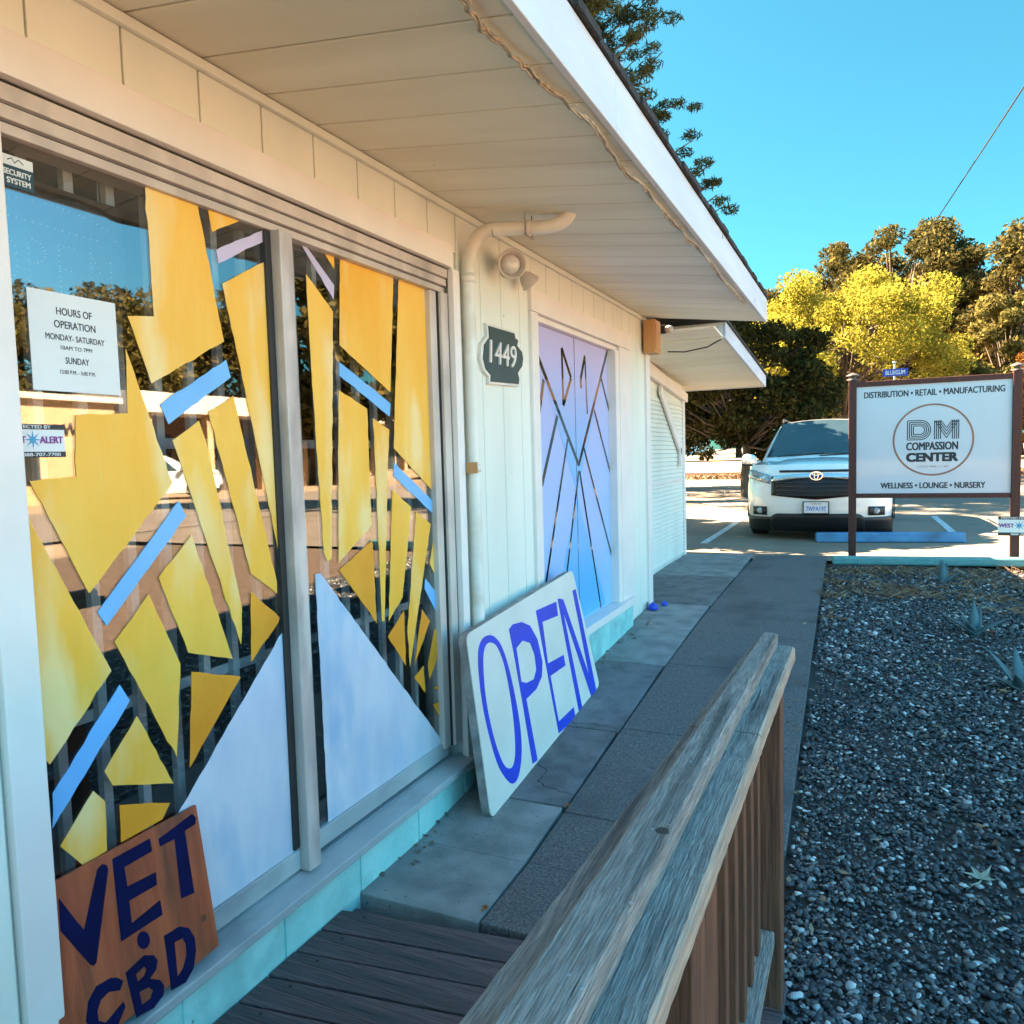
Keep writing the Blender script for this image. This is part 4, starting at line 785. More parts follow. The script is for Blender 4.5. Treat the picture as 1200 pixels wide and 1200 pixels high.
agave(.80, 5.03, [(150, 52, .30), (100, 66, .28), (175, 30, .2), (30, 50, .25), (-30, 40, .2), (250, 45, .2)], 1, 'blue agave at the right edge of the gravel, nearest the railing')
agave(.66, 8.1, [(90, 80, .24), (100, 70, .26), (60, 72, .22), (170, 45, .18), (10, 40, .18)], 1.0, 'upright agave close in front of the mint timber')
def fallen(x, y, z, s, rot, col, label, curl=.25):
    out = []
    for k, (r, w) in enumerate([(1, .28), (.85, .24), (.6, .2), (.6, .2), (.85, .24)]):
        a = [90, 35, -25, 205, 145][k]; out.append((a, r))
    pts = []
    for a, r in sorted(out): pts += [(a-24, .34), (a-9, r*.62), (a, r), (a+9, r*.62)]
    vs = [(0, 0, .02*s)]; 
    for a, r in pts:
        t = R(a+rot); vs.append((r*s*math.cos(t), r*s*math.sin(t), .01+curl*s*r*r*(.4+.6*math.sin(2*t))**2))
    n_ = len(pts); fs = [(0, 1+i, 1+(i+1) % n_) for i in range(n_)]
    m2 = MB(); m2.add([(x+a, y+b, z+c) for a, b, c in vs], fs); m2.tube([(x, y, z+.015*s), (x-s*.4*math.sin(R(rot)), y-s*.5*math.cos(R(rot)), z+.006), (x-s*.5, y-s*.8, z+.004)], .0018, 5)
    ob = m2.build('fallen_leaf', col); sd = ob.modifiers.new('t', 'SOLIDIFY'); sd.thickness = .0012
    return tag(based(ob, (x, y, z)), label, 'leaf', 'fallen leaves')
M['leafpale'] = pm('dry_leaf_pale', (.36, .40, .32), (.28, .30, .22), 20, rough=.7); M['leafor'] = pm('dry_leaf_orange', (.42, .16, .04), (.28, .10, .03), 20, rough=.7); M['leaftan'] = pm('dry_leaf_tan', (.38, .26, .15), (.28, .18, .1), 20, rough=.7)
fallen(.375, 3.03, .03, .075, 20, M['leafpale'], 'pale green star shaped leaf lying alone on the gravel', .5)
fallen(.66, 7.8, .27, .07, 70, M['leafor'], 'orange leaf fallen beside the upright agave')
fallen(.545, 5.48, .2, .05, 130, M['leaftan'], 'tan leaf on the gravel left of the nearest agave')
fallen(.70, 4.95, .17, .05, 200, M['leaftan'], 'curled tan leaf at the foot of the nearest agave', .6)
fallen(-1.178, 2.26, .004, .018, 40, M['leafor'], 'tiny orange leaf on the slab joint next to the deck')
fallen(-1.16, 3.03, .035, .02, 90, M['leafor'], 'tiny orange leaf on the slab joint in front of the leaning board')
# ------------------------------------------------------------ gravel, grass
def ico(sub):
    bm = bmesh.new(); bmesh.ops.create_icosphere(bm, subdivisions=sub, radius=1); bm.verts.index_update()
    V_ = np.array([v.co for v in bm.verts]); F_ = np.array([[v.index for v in f.verts] for f in bm.faces]); bm.free(); return V_, F_
def pebbles(N_, X, Y, Z, sizes, sub):
    V0, F0 = ico(sub); n_ = len(X)
    sc = np.stack([sizes*rng.uniform(.8, 1.5, n_), sizes*rng.uniform(.65, 1.0, n_), sizes*rng.uniform(.35, .65, n_)], 1)
    VV = V0[None]*(1+.16*rng.standard_normal((n_, len(V0), 1)))*sc[:, None, :]
    a = rng.uniform(0, 6.283, n_); t = rng.normal(0, .35, n_); ca, sa, ct, st_ = np.cos(a), np.sin(a), np.cos(t), np.sin(t)
    x, yv, z = VV[..., 0], VV[..., 1], VV[..., 2]
    x, z = x*ct[:, None]-z*st_[:, None], x*st_[:, None]+z*ct[:, None]
    x, yv = x*ca[:, None]-yv*sa[:, None], x*sa[:, None]+yv*ca[:, None]
    VV = np.stack([x+X[:, None], yv+Y[:, None], z+Z[:, None]], -1).reshape(-1, 3)
    FF = (F0[None]+(np.arange(n_)*len(V0))[:, None, None]).reshape(-1, 3); return VV, FF
M['pebble'] = pm('pebble', (1, 1, 1), (.72, .74, .78), 120, rough=.6, island=[(0, (.022, .026, .032)), (.30, (.05, .056, .066)), (.55, (.085, .085, .088)), (.74, (.12, .115, .11)), (.87, (.21, .20, .19)), (.94, (.50, .49, .47)), (1, (.68, .67, .64))])
def gv(y): return np.interp(y, GX, GZ)
def bed_left(y): return np.where(y < 2.66, -.25, -.255-.0195*(y-2.66))
parts = []
for (y0, y1, dens, sub, smin, smax, xr) in [(.6, 2.6, 5200, 2, .0055, .0145, .75), (2.6, 3.9, 4800, 1, .0055, .0145, .95), (3.9, 5.8, 3800, 1, .006, .015, 1.3), (5.8, 8.95, 2300, 1, .008, .017, 1.6), (-2.5, .6, 500, 1, .012, .022, 1.0)]:
    A = (y1-y0)*(xr+.5); n_ = int(A*dens*1.15); Yv = rng.uniform(y0, y1, n_); Xv = rng.uniform(-.42, xr, n_)
    keep = Xv > bed_left(Yv)+.005+.02*rng.random(n_); keep &= Xv < np.maximum(.17*np.maximum(Yv, .5)+.75, .9)
    keep &= ~((np.sin(Xv*3.7+Yv*1.9)+np.sin(Yv*2.6-Xv*2.1+1)+np.sin(Xv*9+Yv*7)*.4 > 1.35) & (rng.random(n_) < .55))
    if y0 > 5: keep &= (rng.random(n_) < np.clip(1-(Yv-7.4)/1.6*.7, .35, 1))
    Xv, Yv = Xv[keep], Yv[keep]; s_ = (smin+(smax-smin)*rng.random(len(Xv))**2.2)*np.where(rng.random(len(Xv)) < .05, 1.45, 1)*(1+.22*np.sin(Xv*5.1+1.3*np.sin(Yv*3.3))*np.sin(Yv*4.3))
    parts.append(pebbles(0, Xv, Yv, gv(Yv)-.032+s_*.45+rng.uniform(0, .014, len(Xv)), s_, sub))
Yv = rng.uniform(-2.5, 8.95, 26000); Xv = rng.uniform(.5, 1.98, 26000); keep = (Xv > np.maximum(.17*np.maximum(Yv, .5)+.75, .9)-.15) | (Xv > np.interp(Yv, [.59, .6, 2.6, 2.61, 3.9, 3.91, 5.8, 5.81, 9], [1, .75, .75, .95, .95, 1.3, 1.3, 1.6, 1.6])-.05)
Xv, Yv = Xv[keep], Yv[keep]; s_ = rng.uniform(.008, .017, len(Xv)); parts.append(pebbles(0, Xv, Yv, gv(Yv)-.032+s_*.45+rng.uniform(0, .012, len(Xv)), s_, 1))
off = 0; VV = []; FF = []
for a, b in parts: VV.append(a); FF.append(b+off); off += len(a)
tag(npmesh('gravel', np.concatenate(VV), np.concatenate(FF), M['pebble'], smooth=True), 'dark grey river pebbles with scattered pale ones beside the sidewalk', 'gravel', kind='stuff')
M['straw'] = pm('dry_grass', (1, 1, 1), (.8, .8, .8), 9, rough=.8, island=[(0, (.40, .25, .14)), (.6, (.25, .145, .085)), (1, (.12, .065, .045))])
def blades(X, Y, Z, h, w, lean):
    n_ = len(X); a = rng.uniform(0, 6.283, n_); l = rng.normal(0, lean, (n_, 2)); hh = h*rng.uniform(.5, 1.2, n_); dx, dy = np.cos(a)*w, np.sin(a)*w
    P0 = np.stack([X-dx, Y-dy, Z], 1); P1 = np.stack([X+dx, Y+dy, Z], 1); P2 = np.stack([X+dx*.6+l[:, 0]*hh*.5, Y+dy*.6+l[:, 1]*hh*.5, Z+hh*.6], 1); P3 = np.stack([X+l[:, 0]*hh*1.5, Y+l[:, 1]*hh*1.5, Z+hh], 1)
    return np.stack([P0, P1, P2, P3], 1).reshape(-1, 3), np.arange(n_*4).reshape(-1, 4)
Xs = []; Ys = []
for cx, cyy, r, n_ in [(-.15, 8.5, .25, 300), (-.3, 7.9, .13, 160), (.15, 7.6, .30, 420), (.35, 7.4, .2, 260), (-.28, 7.2, .1, 110), (.25, 8.65, .35, 360), (.8, 8.7, .35, 300), (1.1, 8.1, .35, 260), (-.30, 6.4, .08, 70), (.9, 7.4, .25, 150), (1.5, 9.0, .4, 260), (1.2, 6.9, .3, 160)]:
    n_ = int(n_*.6); Xs.append(rng.normal(cx, r*.7, n_)); Ys.append(rng.normal(cyy, r*.5, n_))
Xs = np.concatenate(Xs); Ys = np.concatenate(Ys); k = (Xs > bed_left(Ys)) & (Ys < 8.88+Xs*.14); Xs = Xs[k]; Ys = Ys[k]
bv, bf = blades(Xs, Ys, gv(Ys)-.03, .055, .0022, .9)
tag(npmesh('dry_grass', bv, bf, M['straw']), 'dry straw coloured grass and litter in the gravel before the sign', 'grass', kind='stuff')
Xs = rng.uniform(-14, 9, 9000); Ys = rng.normal(35.6, .5, 9000); Ys = np.minimum(Ys, 36.85)
bv, bf = blades(Xs, Ys, gv(Ys)-.02, .22, .02, .6)
tag(npmesh('verge_grass', bv, bf, M['straw']), 'strip of dry grass along the foot of the far low wall', 'grass', kind='stuff')

# wind blown litter over the gravel and along the paving edges
n_ = 1020; Xl = np.concatenate([rng.uniform(-.38, 1.6, 500), rng.uniform(-.3, 1.6, 330), rng.normal(-1.60, .05, 110), rng.normal(-.33, .06, 80)]); Yl = np.concatenate([rng.normal(8.1, .6, 500).clip(6.5, 8.9), rng.uniform(1.2, 8.9, 330), rng.uniform(2.3, 6.4, 110), rng.uniform(2.4, 9, 80)])
Xl = np.maximum(Xl, -1.645); Zl = gv(Yl)+np.where(Xl > bed_left(Yl), rng.uniform(-.004, .008, n_), .005); a = rng.uniform(0, 6.283, n_); l_ = rng.uniform(.006, .026, n_)**1.0; w_ = l_*rng.uniform(.25, .6, n_); t_ = rng.normal(0, .25, (n_, 2))
dx, dy = np.cos(a), np.sin(a)
lv = np.stack([np.stack([Xl+dx*l_*p-dy*w_*q, Yl+dy*l_*p+dx*w_*q, Zl+l_*(p*t_[:, 0]+q*t_[:, 1])*.5+.003*abs(p)], 1) for p, q in ((-1, 0), (0, -1), (1, 0), (0, 1))], 1).reshape(-1, 3)
M['litter'] = pm('leaf_litter', (1, 1, 1), (.8, .8, .8), 9, rough=.8, island=[(0, (.30, .19, .10)), (.4, (.16, .085, .045)), (.75, (.09, .055, .035)), (1, (.36, .27, .17))])
tag(npmesh('leaf_litter', lv, np.arange(n_*4).reshape(-1, 4), M['litter']), 'small dry leaves and twigs scattered over the gravel and paving edges', 'litter', kind='stuff')

# ------------------------------------------------------------ car
M['carpaint'] = pm('white_car_paint', (.80, .80, .79), (.79, .79, .78), 3, rough=.25, coat=1.0)
M['carblack'] = pm('car_black_plastic', (.012, .012, .013), (.009, .009, .01), 20, rough=.5)
M['cargrille'] = pm('car_grille', (.012, .01, .01), rough=.35)
M['carglass'] = pm('car_glass', (.03, .055, .07), (.022, .04, .052), 2, rough=.03, spec=.6, coat=.3)
M['chrome'] = pm('chrome', (.72, .73, .75), (.68, .69, .71), 5, rough=.12, metal=1.0)
M['headlens'] = pm('headlamp_lens', (.42, .46, .48), (.20, .23, .25), 22, rough=.08, coat=1.0)
M['tyre'] = pm('tyre_rubber', (.018, .018, .018), (.012, .012, .012), 20, rough=.8)
M['rim'] = pm('wheel_rim', (.42, .43, .44), (.36, .37, .38), 6, rough=.25, metal=.9)
M['plate'] = pm('licence_plate', (.74, .74, .74), (.70, .70, .70), 9, rough=.4)
M['redlens'] = pm('tail_lens', (.30, .012, .012), rough=.15)
HW = .95
def nose_y0(z): return float(np.interp(z, [.16, .22, .34, .50, .68, .84, .98, 1.05], [.16, .08, .02, 0, .005, .04, .11, .18]))
def nose(x, z):
    q = min(abs(x)/HW, .999); b = .62; n_ = 3.0
    return nose_y0(z)+b*(1-(1-q**n_)**(1/n_))
def make_car(label, group, loc, rz):
    t = thing('suv_car', (0, 0, 0), label, 'car', group)
    # lower body as stacked outlines
    zsv = [.20, .26, .36, .52, .67, .80, .93, 1.01, 1.05]; L_ = 4.85
    def outline(z):
        w = HW*float(np.interp(z, [.2, .36, .64, .93, 1.05], [.94, .985, 1.0, .985, .955])); pts = []
        for s_ in np.linspace(0, 1, 15): 
            x = w*math.sin(s_*math.pi/2)**.8; q = x/w*.9995; pts.append((x, nose_y0(z)+.62*(1-(1-q**3)**(1/3))))
        pts += [(w, 1.6), (w, 2.6), (w, 3.6), (w*.985, 4.4), (w*.93, L_-.12), (w*.75, L_-.03), (0, L_)]
        return [(-x, y) for x, y in pts[::-1][:-1]]+pts
    rings = [[(x, y, z) for x, y in outline(z)] for z in zsv]; k = len(rings[0]); mb = MB()
    vs = [p for r in rings for p in r]; fs = []
    for i in range(len(rings)-1):
        for j in range(k): fs.append((i*k+j, i*k+(j+1) % k, (i+1)*k+(j+1) % k, (i+1)*k+j))
    mb.add(vs, fs, 0, True); mb.add(rings[0], [tuple(range(k))], 0)
    # hood: from the top outline to the cowl, then flat deck
    top = [(x, y) for x, y in outline(1.05) if y < 1.25 and abs(x) < HW*.955]; top.sort(); nv = 8; vs = []; fs = []; n_ = len(top)
    for j in range(nv+1):
        q = j/nv
        for x, y in top:
            xx = x*(1-.03*q); yy = y+(1.28+.10*(1-(x/HW)**2)*-1-y)*q; e = 1-abs(x/HW)**2.2
            z = 1.05+(.065*e+.02)*(math.sin(q*math.pi/2)**.75)+(-.014 if .55 < abs(x)/HW < .66 and q > .05 else 0); vs.append((xx, yy, z))
    for j in range(nv):
        for i in range(n_-1): a = j*n_+i; fs.append((a, a+1, a+n_+1, a+n_))
    mb.add(vs, fs, 0, True)
    def gh(q, side):   # greenhouse corner rails
        pass
    # cabin hull
    st = [(1.12, .84, 1.04, .84, 1.04), (1.28, .87, 1.0, .82, 1.13), (1.70, .90, .99, .735, 1.42), (2.10, .905, .98, .66, 1.64), (2.5, .905, .98, .645, 1.695), (3.3, .905, .98, .64, 1.70), (4.1, .90, .98, .63, 1.66), (4.45, .89, .98, .64, 1.58), (4.72, .87, .98, .72, 1.20), (4.83, .84, .97, .80, .98)]
    vs = []; fs = []; nk = 0
    for y, w, zb_, wt, zt2 in st:
        pts = [(w, zb_-.02)]+[(w+(wt-w)*q, zb_+(zt2-zb_)*q*.96) for q in (.25, .5, .75, 1)]+[(wt*.88, zt2), (wt*.6, zt2+.022), (wt*.3, zt2+.034), (0, zt2+.038)]
        r = pts+[(-x, z) for x, z in pts[::-1][1:]]; nk = len(r); vs += [(x, y, z) for x, z in r]
    for i in range(len(st)-1):
        for j in range(nk-1): a = i*nk+j; fs.append((a, a+1, a+nk+1, a+nk))
    mb.add(vs, fs, 0, True)
    body = mb.build('body', M['carpaint'], t)
    def patch(name, mat, f_lo, f_hi, x0, x1, n_=20, out=.006, nz_=4, parent=t, skip=0):
        m = MB(); vs = []; fs = []
        for i in range(n_+1):
            x = x0+(x1-x0)*i/n_; lo, hi = f_lo(x), f_hi(x)
            for j in range(nz_+1): z = lo+(hi-lo)*j/nz_; vs.append((x, nose(x, z)-out, z))
        for i in range(n_):
            for j in range(nz_): a = i*(nz_+1)+j; fs.append((a, a+nz_+1, a+nz_+2, a+1))
        # rim back to the body
        bd = [i*(nz_+1) for i in range(n_+1)]+[n_*(nz_+1)+j for j in range(1, nz_+1)]+[i*(nz_+1)+nz_ for i in range(n_-1, -1, -1)]+[j for j in range(nz_-1, 0, -1)]
        b = len(vs); vs += [(vs[q][0], vs[q][1]+out+.012, vs[q][2]) for q in bd]; K_ = len(bd)
        for q in range(K_): fs.append((bd[q], b+q, b+(q+1) % K_, bd[(q+1) % K_]))
        m.add(vs, fs, 0, True); return m.build(name, mat, parent)
    patch('grille', M['cargrille'], lambda x: .575+.05*abs(x)/.5, lambda x: .90-.05*abs(x)/.5, -.58, .58, 24, .012)
    M.setdefault('slat', pm('grille_slat', (.035, .033, .034), rough=.3))
    for z in (.625, .68, .735, .79): patch('grille_slat', M['slat'], lambda x: z+.012*(abs(x)/.5)**2, lambda x: z+.016+.012*(abs(x)/.5)**2, -.52, .52, 20, .020, 1)
    patch('upper_grille', M['cargrille'], lambda x: .945, lambda x: .975, -.48, .48, 20, .006, 1)
    patch('grille_bar', M['chrome'], lambda x: .865-.045*(abs(x)/.56)**2, lambda x: .925-.03*(abs(x)/.56)**2, -.58, .58, 30, .030, 2)
    patch('lower_intake_with_shade', M['carblack'], lambda x: .13, lambda x: .385-.05*max(0, (abs(x)-.52)/.1) if abs(x) < .56 else .33, -.60, .60, 24, .014)  # intake stretched downward to take in the shade below the nose
    patch('bumper_skirt_with_shade', M['carblack'], lambda x: .13, lambda x: .335, -.93, .93, 44, .007)  # black plastic drawn low and full width, standing for shade under the car
    for sg in (-1, 1):
        xs_ = sorted((sg*.60, sg*.925))
        hl = patch('headlight', M['headlens'], lambda x: .79+.085*(abs(x)-.60)/.325, lambda x: .91+.085*(abs(x)-.60)/.325, xs_[0], xs_[1], 14, .010, 3)
        MB().lathe((sg*.70, nose(.70, .86)-.008, .86), (0, -1, .1), [(0, .001), (0, .04), (.006, .036), (.007, .001)], 16).build('lamp_lens', M['chrome'], hl)
        xs_ = sorted((sg*.64, sg*.84)); fo = patch('fog_surround', M['carblack'], lambda x: .36, lambda x: .48-.03*(abs(x)-.64), xs_[0], xs_[1], 10, .008, 2)
        MB().lathe((sg*.735, nose(.735, .42)-.012, .42), (0, -1, 0), [(0, .001), (0, .045), (.01, .04), (.012, .001)], 16).build('fog_lamp', M['headlens'], fo)
        mi = MB(); mi.lathe((sg*.97, 1.62, 1.10), (sg*.9, .0, .12), [(0, .001), (0, .055), (.05, .085), (.14, .09), (.20, .07), (.225, .001)], 14); mi.tube([(sg*.90, 1.60, 1.06), (sg*.99, 1.62, 1.07)], .03, 8)
        mi.build('mirror', M['carpaint'], t)
        MB().box(min(sg*.96, sg*1.17), max(sg*.96, sg*1.17), 1.55, 1.69, 1.005, 1.045).build('mirror_base', M['carblack'], t, bevel=.015)
    yb_ = nose(.0, .47)-.03
    pl = MB().box(-.155, .155, yb_-.006, yb_+.02, .395, .545).build('licence_plate', M['plate'], t, bevel=.006)
    m = MB(); 
    for a in ((-.165, .165, .387, .3945), (-.165, .165, .5455, .553), (-.165, -.1555, .3945, .5455), (.1555, .165, .3945, .5455)): m.box(a[0], a[1], yb_-.010, yb_+.02, a[2], a[3])
    m.build('plate_frame', M['carblack'], pl)
    m = MB(); put_text(m, '7WFA197', (0, yb_-.0068, .455), UX, V, NY, .062, .25, .01, center=True); m.build('plate_number', M['royal'], pl)
    m = MB(); put_text(m, 'California', (0, yb_-.0068, .523), UX, V, NY, .022, .13, .01, center=True); m.build('plate_state', M['redlens'], pl)
    em = MB(); yo = nose(0, .89)-.045
    def ring_(rx, rz, w, cx=0, cz=.895, yy=0):
        K = 28
        for i in range(K):
            a, b = 2*math.pi*i/K, 2*math.pi*(i+1)/K
            em.hexa([(cx+(rx-o_)*math.cos(q), y_, cz+(rz-o_)*math.sin(q)) for y_ in (yo+yy, yo+yy+.008) for o_, q in ((0, a), (0, b), (w, b), (w, a))])
    ring_(.085, .060, .012); ring_(.030, .050, .009, yy=.001); ring_(.058, .022, .008, cz=.920, yy=.002)
    em.build('emblem', M['chrome'], t)
    m = MB(); m.lathe((0, yo+.009, .895), (0, -1, 0), [(0, .001), (0, .066), (.001, .001)], 24); m.build('emblem_back', M['signblue'], t)
    # glass as inset panes a little proud of the cabin hull
    def pane(name, quad, n_, nose_=.004):
        a, b, c, d = [Vector(q) for q in quad]; m = MB(); vs = []; fs = []; N_ = 10
        nn_ = (b-a).cross(d-a).normalized()
        for i in range(N_+1):
            for j in range(5):
                u_, v_ = i/N_, j/4; p = a.lerp(b, u_).lerp(d.lerp(c, u_), v_)+nn_*(n_*4*u_*(1-u_)+nose_); vs.append(p)
        for i in range(N_):
            for j in range(4): q = i*5+j; fs.append((q, q+5, q+6, q+1))
        m.add(vs, fs, 0, True); return m.build(name, M['carglass'], t)
    wsd = pane('windshield', [(-.775, 1.30, 1.135), (.775, 1.30, 1.135), (.615, 2.085, 1.655), (-.615, 2.085, 1.655)], .055, .012)
    m = MB(); 
    for x0, x1 in ((-.62, .05), (-.02, .62)): m.tube([(x0, 1.24, 1.155), (x1, 1.30, 1.185)], .008, 6)
    m.build('wiper', M['carblack'], wsd)
    MB().box(-.09, .09, 2.02, 2.05, 1.56, 1.62).build('rear_view_mirror', M['carblack'], wsd)
    pane('rear_window', [(.70, 4.735, 1.22), (-.70, 4.735, 1.22), (-.60, 4.49, 1.56), (.60, 4.49, 1.56)], .03, .012)
    for sg in (-1, 1):
        def side(y0, y1, y2, y3):
            f = lambda y, z: (sg*(float(np.interp(y, [1.12, 1.7, 2.1, 4.1, 4.72], [.87, .90, .905, .90, .87]))-(z-1.0)*.375), y, z)
            q = [f(y0, 1.06), f(y1, 1.06), f(y2, 1.57), f(y3, 1.57)]
            pane('side_window', q if sg > 0 else [q[1], q[0], q[3], q[2]], .01, .010)
        side(1.75, 2.72, 2.72, 2.25); side(2.80, 3.70, 3.62, 2.80); side(3.78, 4.50, 4.30, 3.70)
        m = MB(); m.tube([(sg*.62, 2.3, 1.70), (sg*.62, 2.4, 1.745), (sg*.61, 4.0, 1.735), (sg*.61, 4.15, 1.68)], .016, 8); m.build('roof_rail', M['carblack'], t)
        for wy in (.98, 3.77):
            w = MB().lathe((sg*.72, wy, .36), (sg, 0, 0), [(0, .24), (0, .33), (.02, .36), (.20, .36), (.225, .335), (.225, .24)], 32).build('wheel', M['tyre'], t)
            m = MB().lathe((sg*.72, wy, .36), (sg, 0, 0), [(.05, .001), (.05, .235), (.2, .245), (.222, .245), (.21, .225), (.17, .21)], 32)
            for s_ in range(5):
                a = s_*1.2566; d_ = Vector((0, math.cos(a), math.sin(a))); m.bar(Vector((sg*.925, wy, .36))+d_*.03, Vector((sg*.915, wy, .36))+d_*.225, .05, .02, (1, 0, 0))
            m.build('rim', M['rim'], w)
            m = MB(); ar = [(sg*.955, wy+.415*math.cos(a), .36+.415*math.sin(a)) for a in np.linspace(-.15, math.pi+.15, 20)]
            vs = [(p[0], wy+(p[1]-wy)*k_, .36+(p[2]-.36)*k_) for k_ in (1.0, 1.13) for p in ar]; fs = [(i, i+1, i+21, i+20) for i in range(19)]
            m.add(vs, fs, 0, True); m.add([(x-sg*.004, y, z) for x, y, z in ar]+[(sg*.956, wy, .2)], [tuple(range(21))], 0); ob = m.build('wheel_arch', M['carblack'], t); q = ob.modifiers.new('s', 'SOLIDIFY'); q.thickness = .012
    for sg in (-1, 1): MB().box(min(sg*.70, sg*.91), max(sg*.70, sg*.91), 4.70, 4.80, .86, 1.10).build('tail_light', M['redlens'], t, bevel=.02)
    t.location = loc; t.rotation_euler = (0, 0, rz); return t
car = make_car('white mid size car parked nose first behind the blue wheel stop', None, (-.60, 11.12, .285), 0)
c2 = dup(car); c2.location = (21.0, 24.2, .28); c2.rotation_euler = (0, 0, R(180+35)); tag(c2, 'white car parked before the shops across the road, seen in the window reflection', 'car')
c3 = dup(car); c3.location = (-17.5, 76, 1.02); c3.rotation_euler = (0, 0, R(90)); tag(c3, 'white car far beyond the low wall, side on under the trees', 'car')

# ------------------------------------------------------------ trees
def leaves(centres, radii, counts, size, flat=.7, slim=.5):
    V_ = []
    for c, r, n_ in zip(centres, radii, counts):
        d = rng.standard_normal((n_, 3)); d /= np.linalg.norm(d, axis=1)[:, None]; rad = rng.random(n_)**.42
        p = np.array(c)+d*rad[:, None]*np.array([r, r, r*flat])
        a = rng.standard_normal((n_, 3)); a /= np.linalg.norm(a, axis=1)[:, None]; b = np.cross(a, rng.standard_normal((n_, 3))); b /= np.linalg.norm(b, axis=1)[:, None]
        s_ = size*rng.uniform(.4, 1.45, n_)[:, None]
        V_.append(np.stack([p-a*s_, p+b*s_*slim, p+a*s_, p-b*s_*slim], 1).reshape(-1, 3))
    V_ = np.concatenate(V_); return V_, np.arange(len(V_)).reshape(-1, 4)
def tree(name, x, y, z0, h, cr, mat, label, group=None, n=14000, clumps=34, size=.11, trunk=.16, cz=.62, ch=.42, csize=.34, lean=0, flat=.75, bark=None, gap=0.0, seed=1):
    rs_ = np.random.default_rng(seed); t = thing(name, (x, y, z0), label, 'tree', group); top = Vector((x+lean, y, z0+h*.8)); cs = []; rr = []; tr = MB()
    base = Vector((x, y, z0-.1)); fork = Vector((x+lean*.4, y, z0+h*max(.18, cz-ch*.9)))
    pts = [base, base.lerp(fork, .5)+Vector((rs_.normal(0, .05)*h*.2, 0, 0)), fork, fork.lerp(top, .5), top]; tr.tube(pts, [trunk*1.25, trunk, trunk*.8, trunk*.45, trunk*.12], 9)
    for k in range(clumps):
        while True:
            d = rs_.uniform(-1, 1, 3); q = np.linalg.norm(d)
            if .25 < q < 1: break
        d = d/q*(q**.6); c = Vector((x+lean+d[0]*cr, y+d[1]*cr, z0+h*cz+d[2]*h*ch)); r = cr*csize*rs_.uniform(.55, 1.25); cs.append(tuple(c)); rr.append(r)
        s0 = fork.lerp(top, rs_.uniform(0, .8)); tr.tube([s0, s0.lerp(c, .5)+Vector((0, 0, -.06*h*rs_.random())), c], [trunk*.32, trunk*.2, trunk*.06], 5)
    tr.build('trunk', bark or M['barkm'], t)
    w = np.array(rr)**2; cn = (n*w/w.sum()).astype(int)+1
    lv, lf = leaves(cs, rr, cn, size, flat); npmesh('crown', lv, lf, mat, t); return t
lf = lambda nm, *c, tr=.35: leafmat(nm, c, tr)
M['lyellow'] = lf('leaf_yellow', (.16, .16, .022), (.26, .24, .035), (.40, .32, .05), (.28, .28, .05), tr=.45)
M['ldark'] = lf('leaf_dark', (.020, .022, .008), (.035, .034, .012), (.05, .044, .014), (.12, .10, .03), tr=.3)  # darkened leaves: shade from other trees put into the colour
M['loak'] = lf('leaf_oak', (.040, .036, .013), (.075, .066, .022), (.11, .092, .030), (.19, .14, .045), tr=.25)
M['lolive'] = lf('leaf_olive', (.09, .08, .025), (.15, .13, .04), (.21, .17, .055), tr=.3)
M['lorange'] = lf('leaf_orange', (.25, .10, .02), (.40, .18, .04), (.48, .25, .06), tr=.4)
M['lpine'] = lf('leaf_conifer', (.022, .035, .018), (.05, .06, .025), (.09, .085, .035), tr=.15)
tree('yellow_tree', -.7, 31, .3, 7.9, 3.7, M['lyellow'], 'bright yellow green leafed tree behind the roadside sign', n=80000, clumps=95, size=.06, cz=.60, ch=.36, csize=.22, trunk=.17, seed=3)
tree('dark_tree', -2.9, 21.5, .3, 4.9, 2.3, M['ldark'], 'dark tree with shade coloured leaves and a dense low crown behind the white car', n=30000, clumps=75, size=.07, cz=.58, ch=.38, csize=.22, trunk=.13, seed=5)
tree('dark_tree', -6.6, 26, .3, 5.2, 2.6, M['ldark'], 'smaller dark tree just past the end of the annex', n=17000, clumps=50, size=.08, cz=.60, ch=.36, csize=.22, trunk=.14, seed=6)
G_ = 'tall oaks along the skyline'
for i, (x, y, h, cr, lb, sd) in enumerate([(-3.6, 49, 10.2, 4.3, 'brown green oak at the left end of the skyline behind the yellow tree', 8), (1.3, 47, 12.6, 4.6, 'tallest brown green oak, middle of the skyline, where the overhead wire ends', 9), (6.9, 46, 11.4, 4.6, 'brown green oak at the right edge of the skyline', 10), (3.0, 52, 10.8, 4.4, 'far oak filling the gap between the two tallest oaks', 12)]):
    tree('oak_tree', x, y, 1.0, h, cr, M['loak'], lb, G_, n=52000, clumps=110, size=.115, cz=.58, ch=.40, csize=.21, trunk=.32, seed=sd)
tree('olive_tree', 5.0, 35, .3, 7.2, 1.75, M['lolive'], 'rounded olive green tree above the right post of the sign', n=26000, clumps=44, size=.09, cz=.64, ch=.33, csize=.30, trunk=.13, seed=14)
tree('olive_tree', 3.0, 33, .3, 4.6, 1.3, M['lolive'], 'low olive green tree right above the middle of the sign', n=15000, clumps=30, size=.08, cz=.6, ch=.36, csize=.32, trunk=.10, seed=15)
tree('orange_tree', 5.3, 30, .3, 4.5, 1.1, M['lorange'], 'small orange autumn tree at the right edge of the photo', n=9000, clumps=24, size=.08, cz=.62, ch=.34, csize=.36, trunk=.08, seed=16)
tree('shrub_tree', -9.5, 38.4, 1.0, 2.0, .7, M['lorange'], 'small orange leafed bush by the low wall next to the annex', n=2500, clumps=12, size=.07, cz=.55, ch=.4, csize=.4, trunk=.04, seed=18)
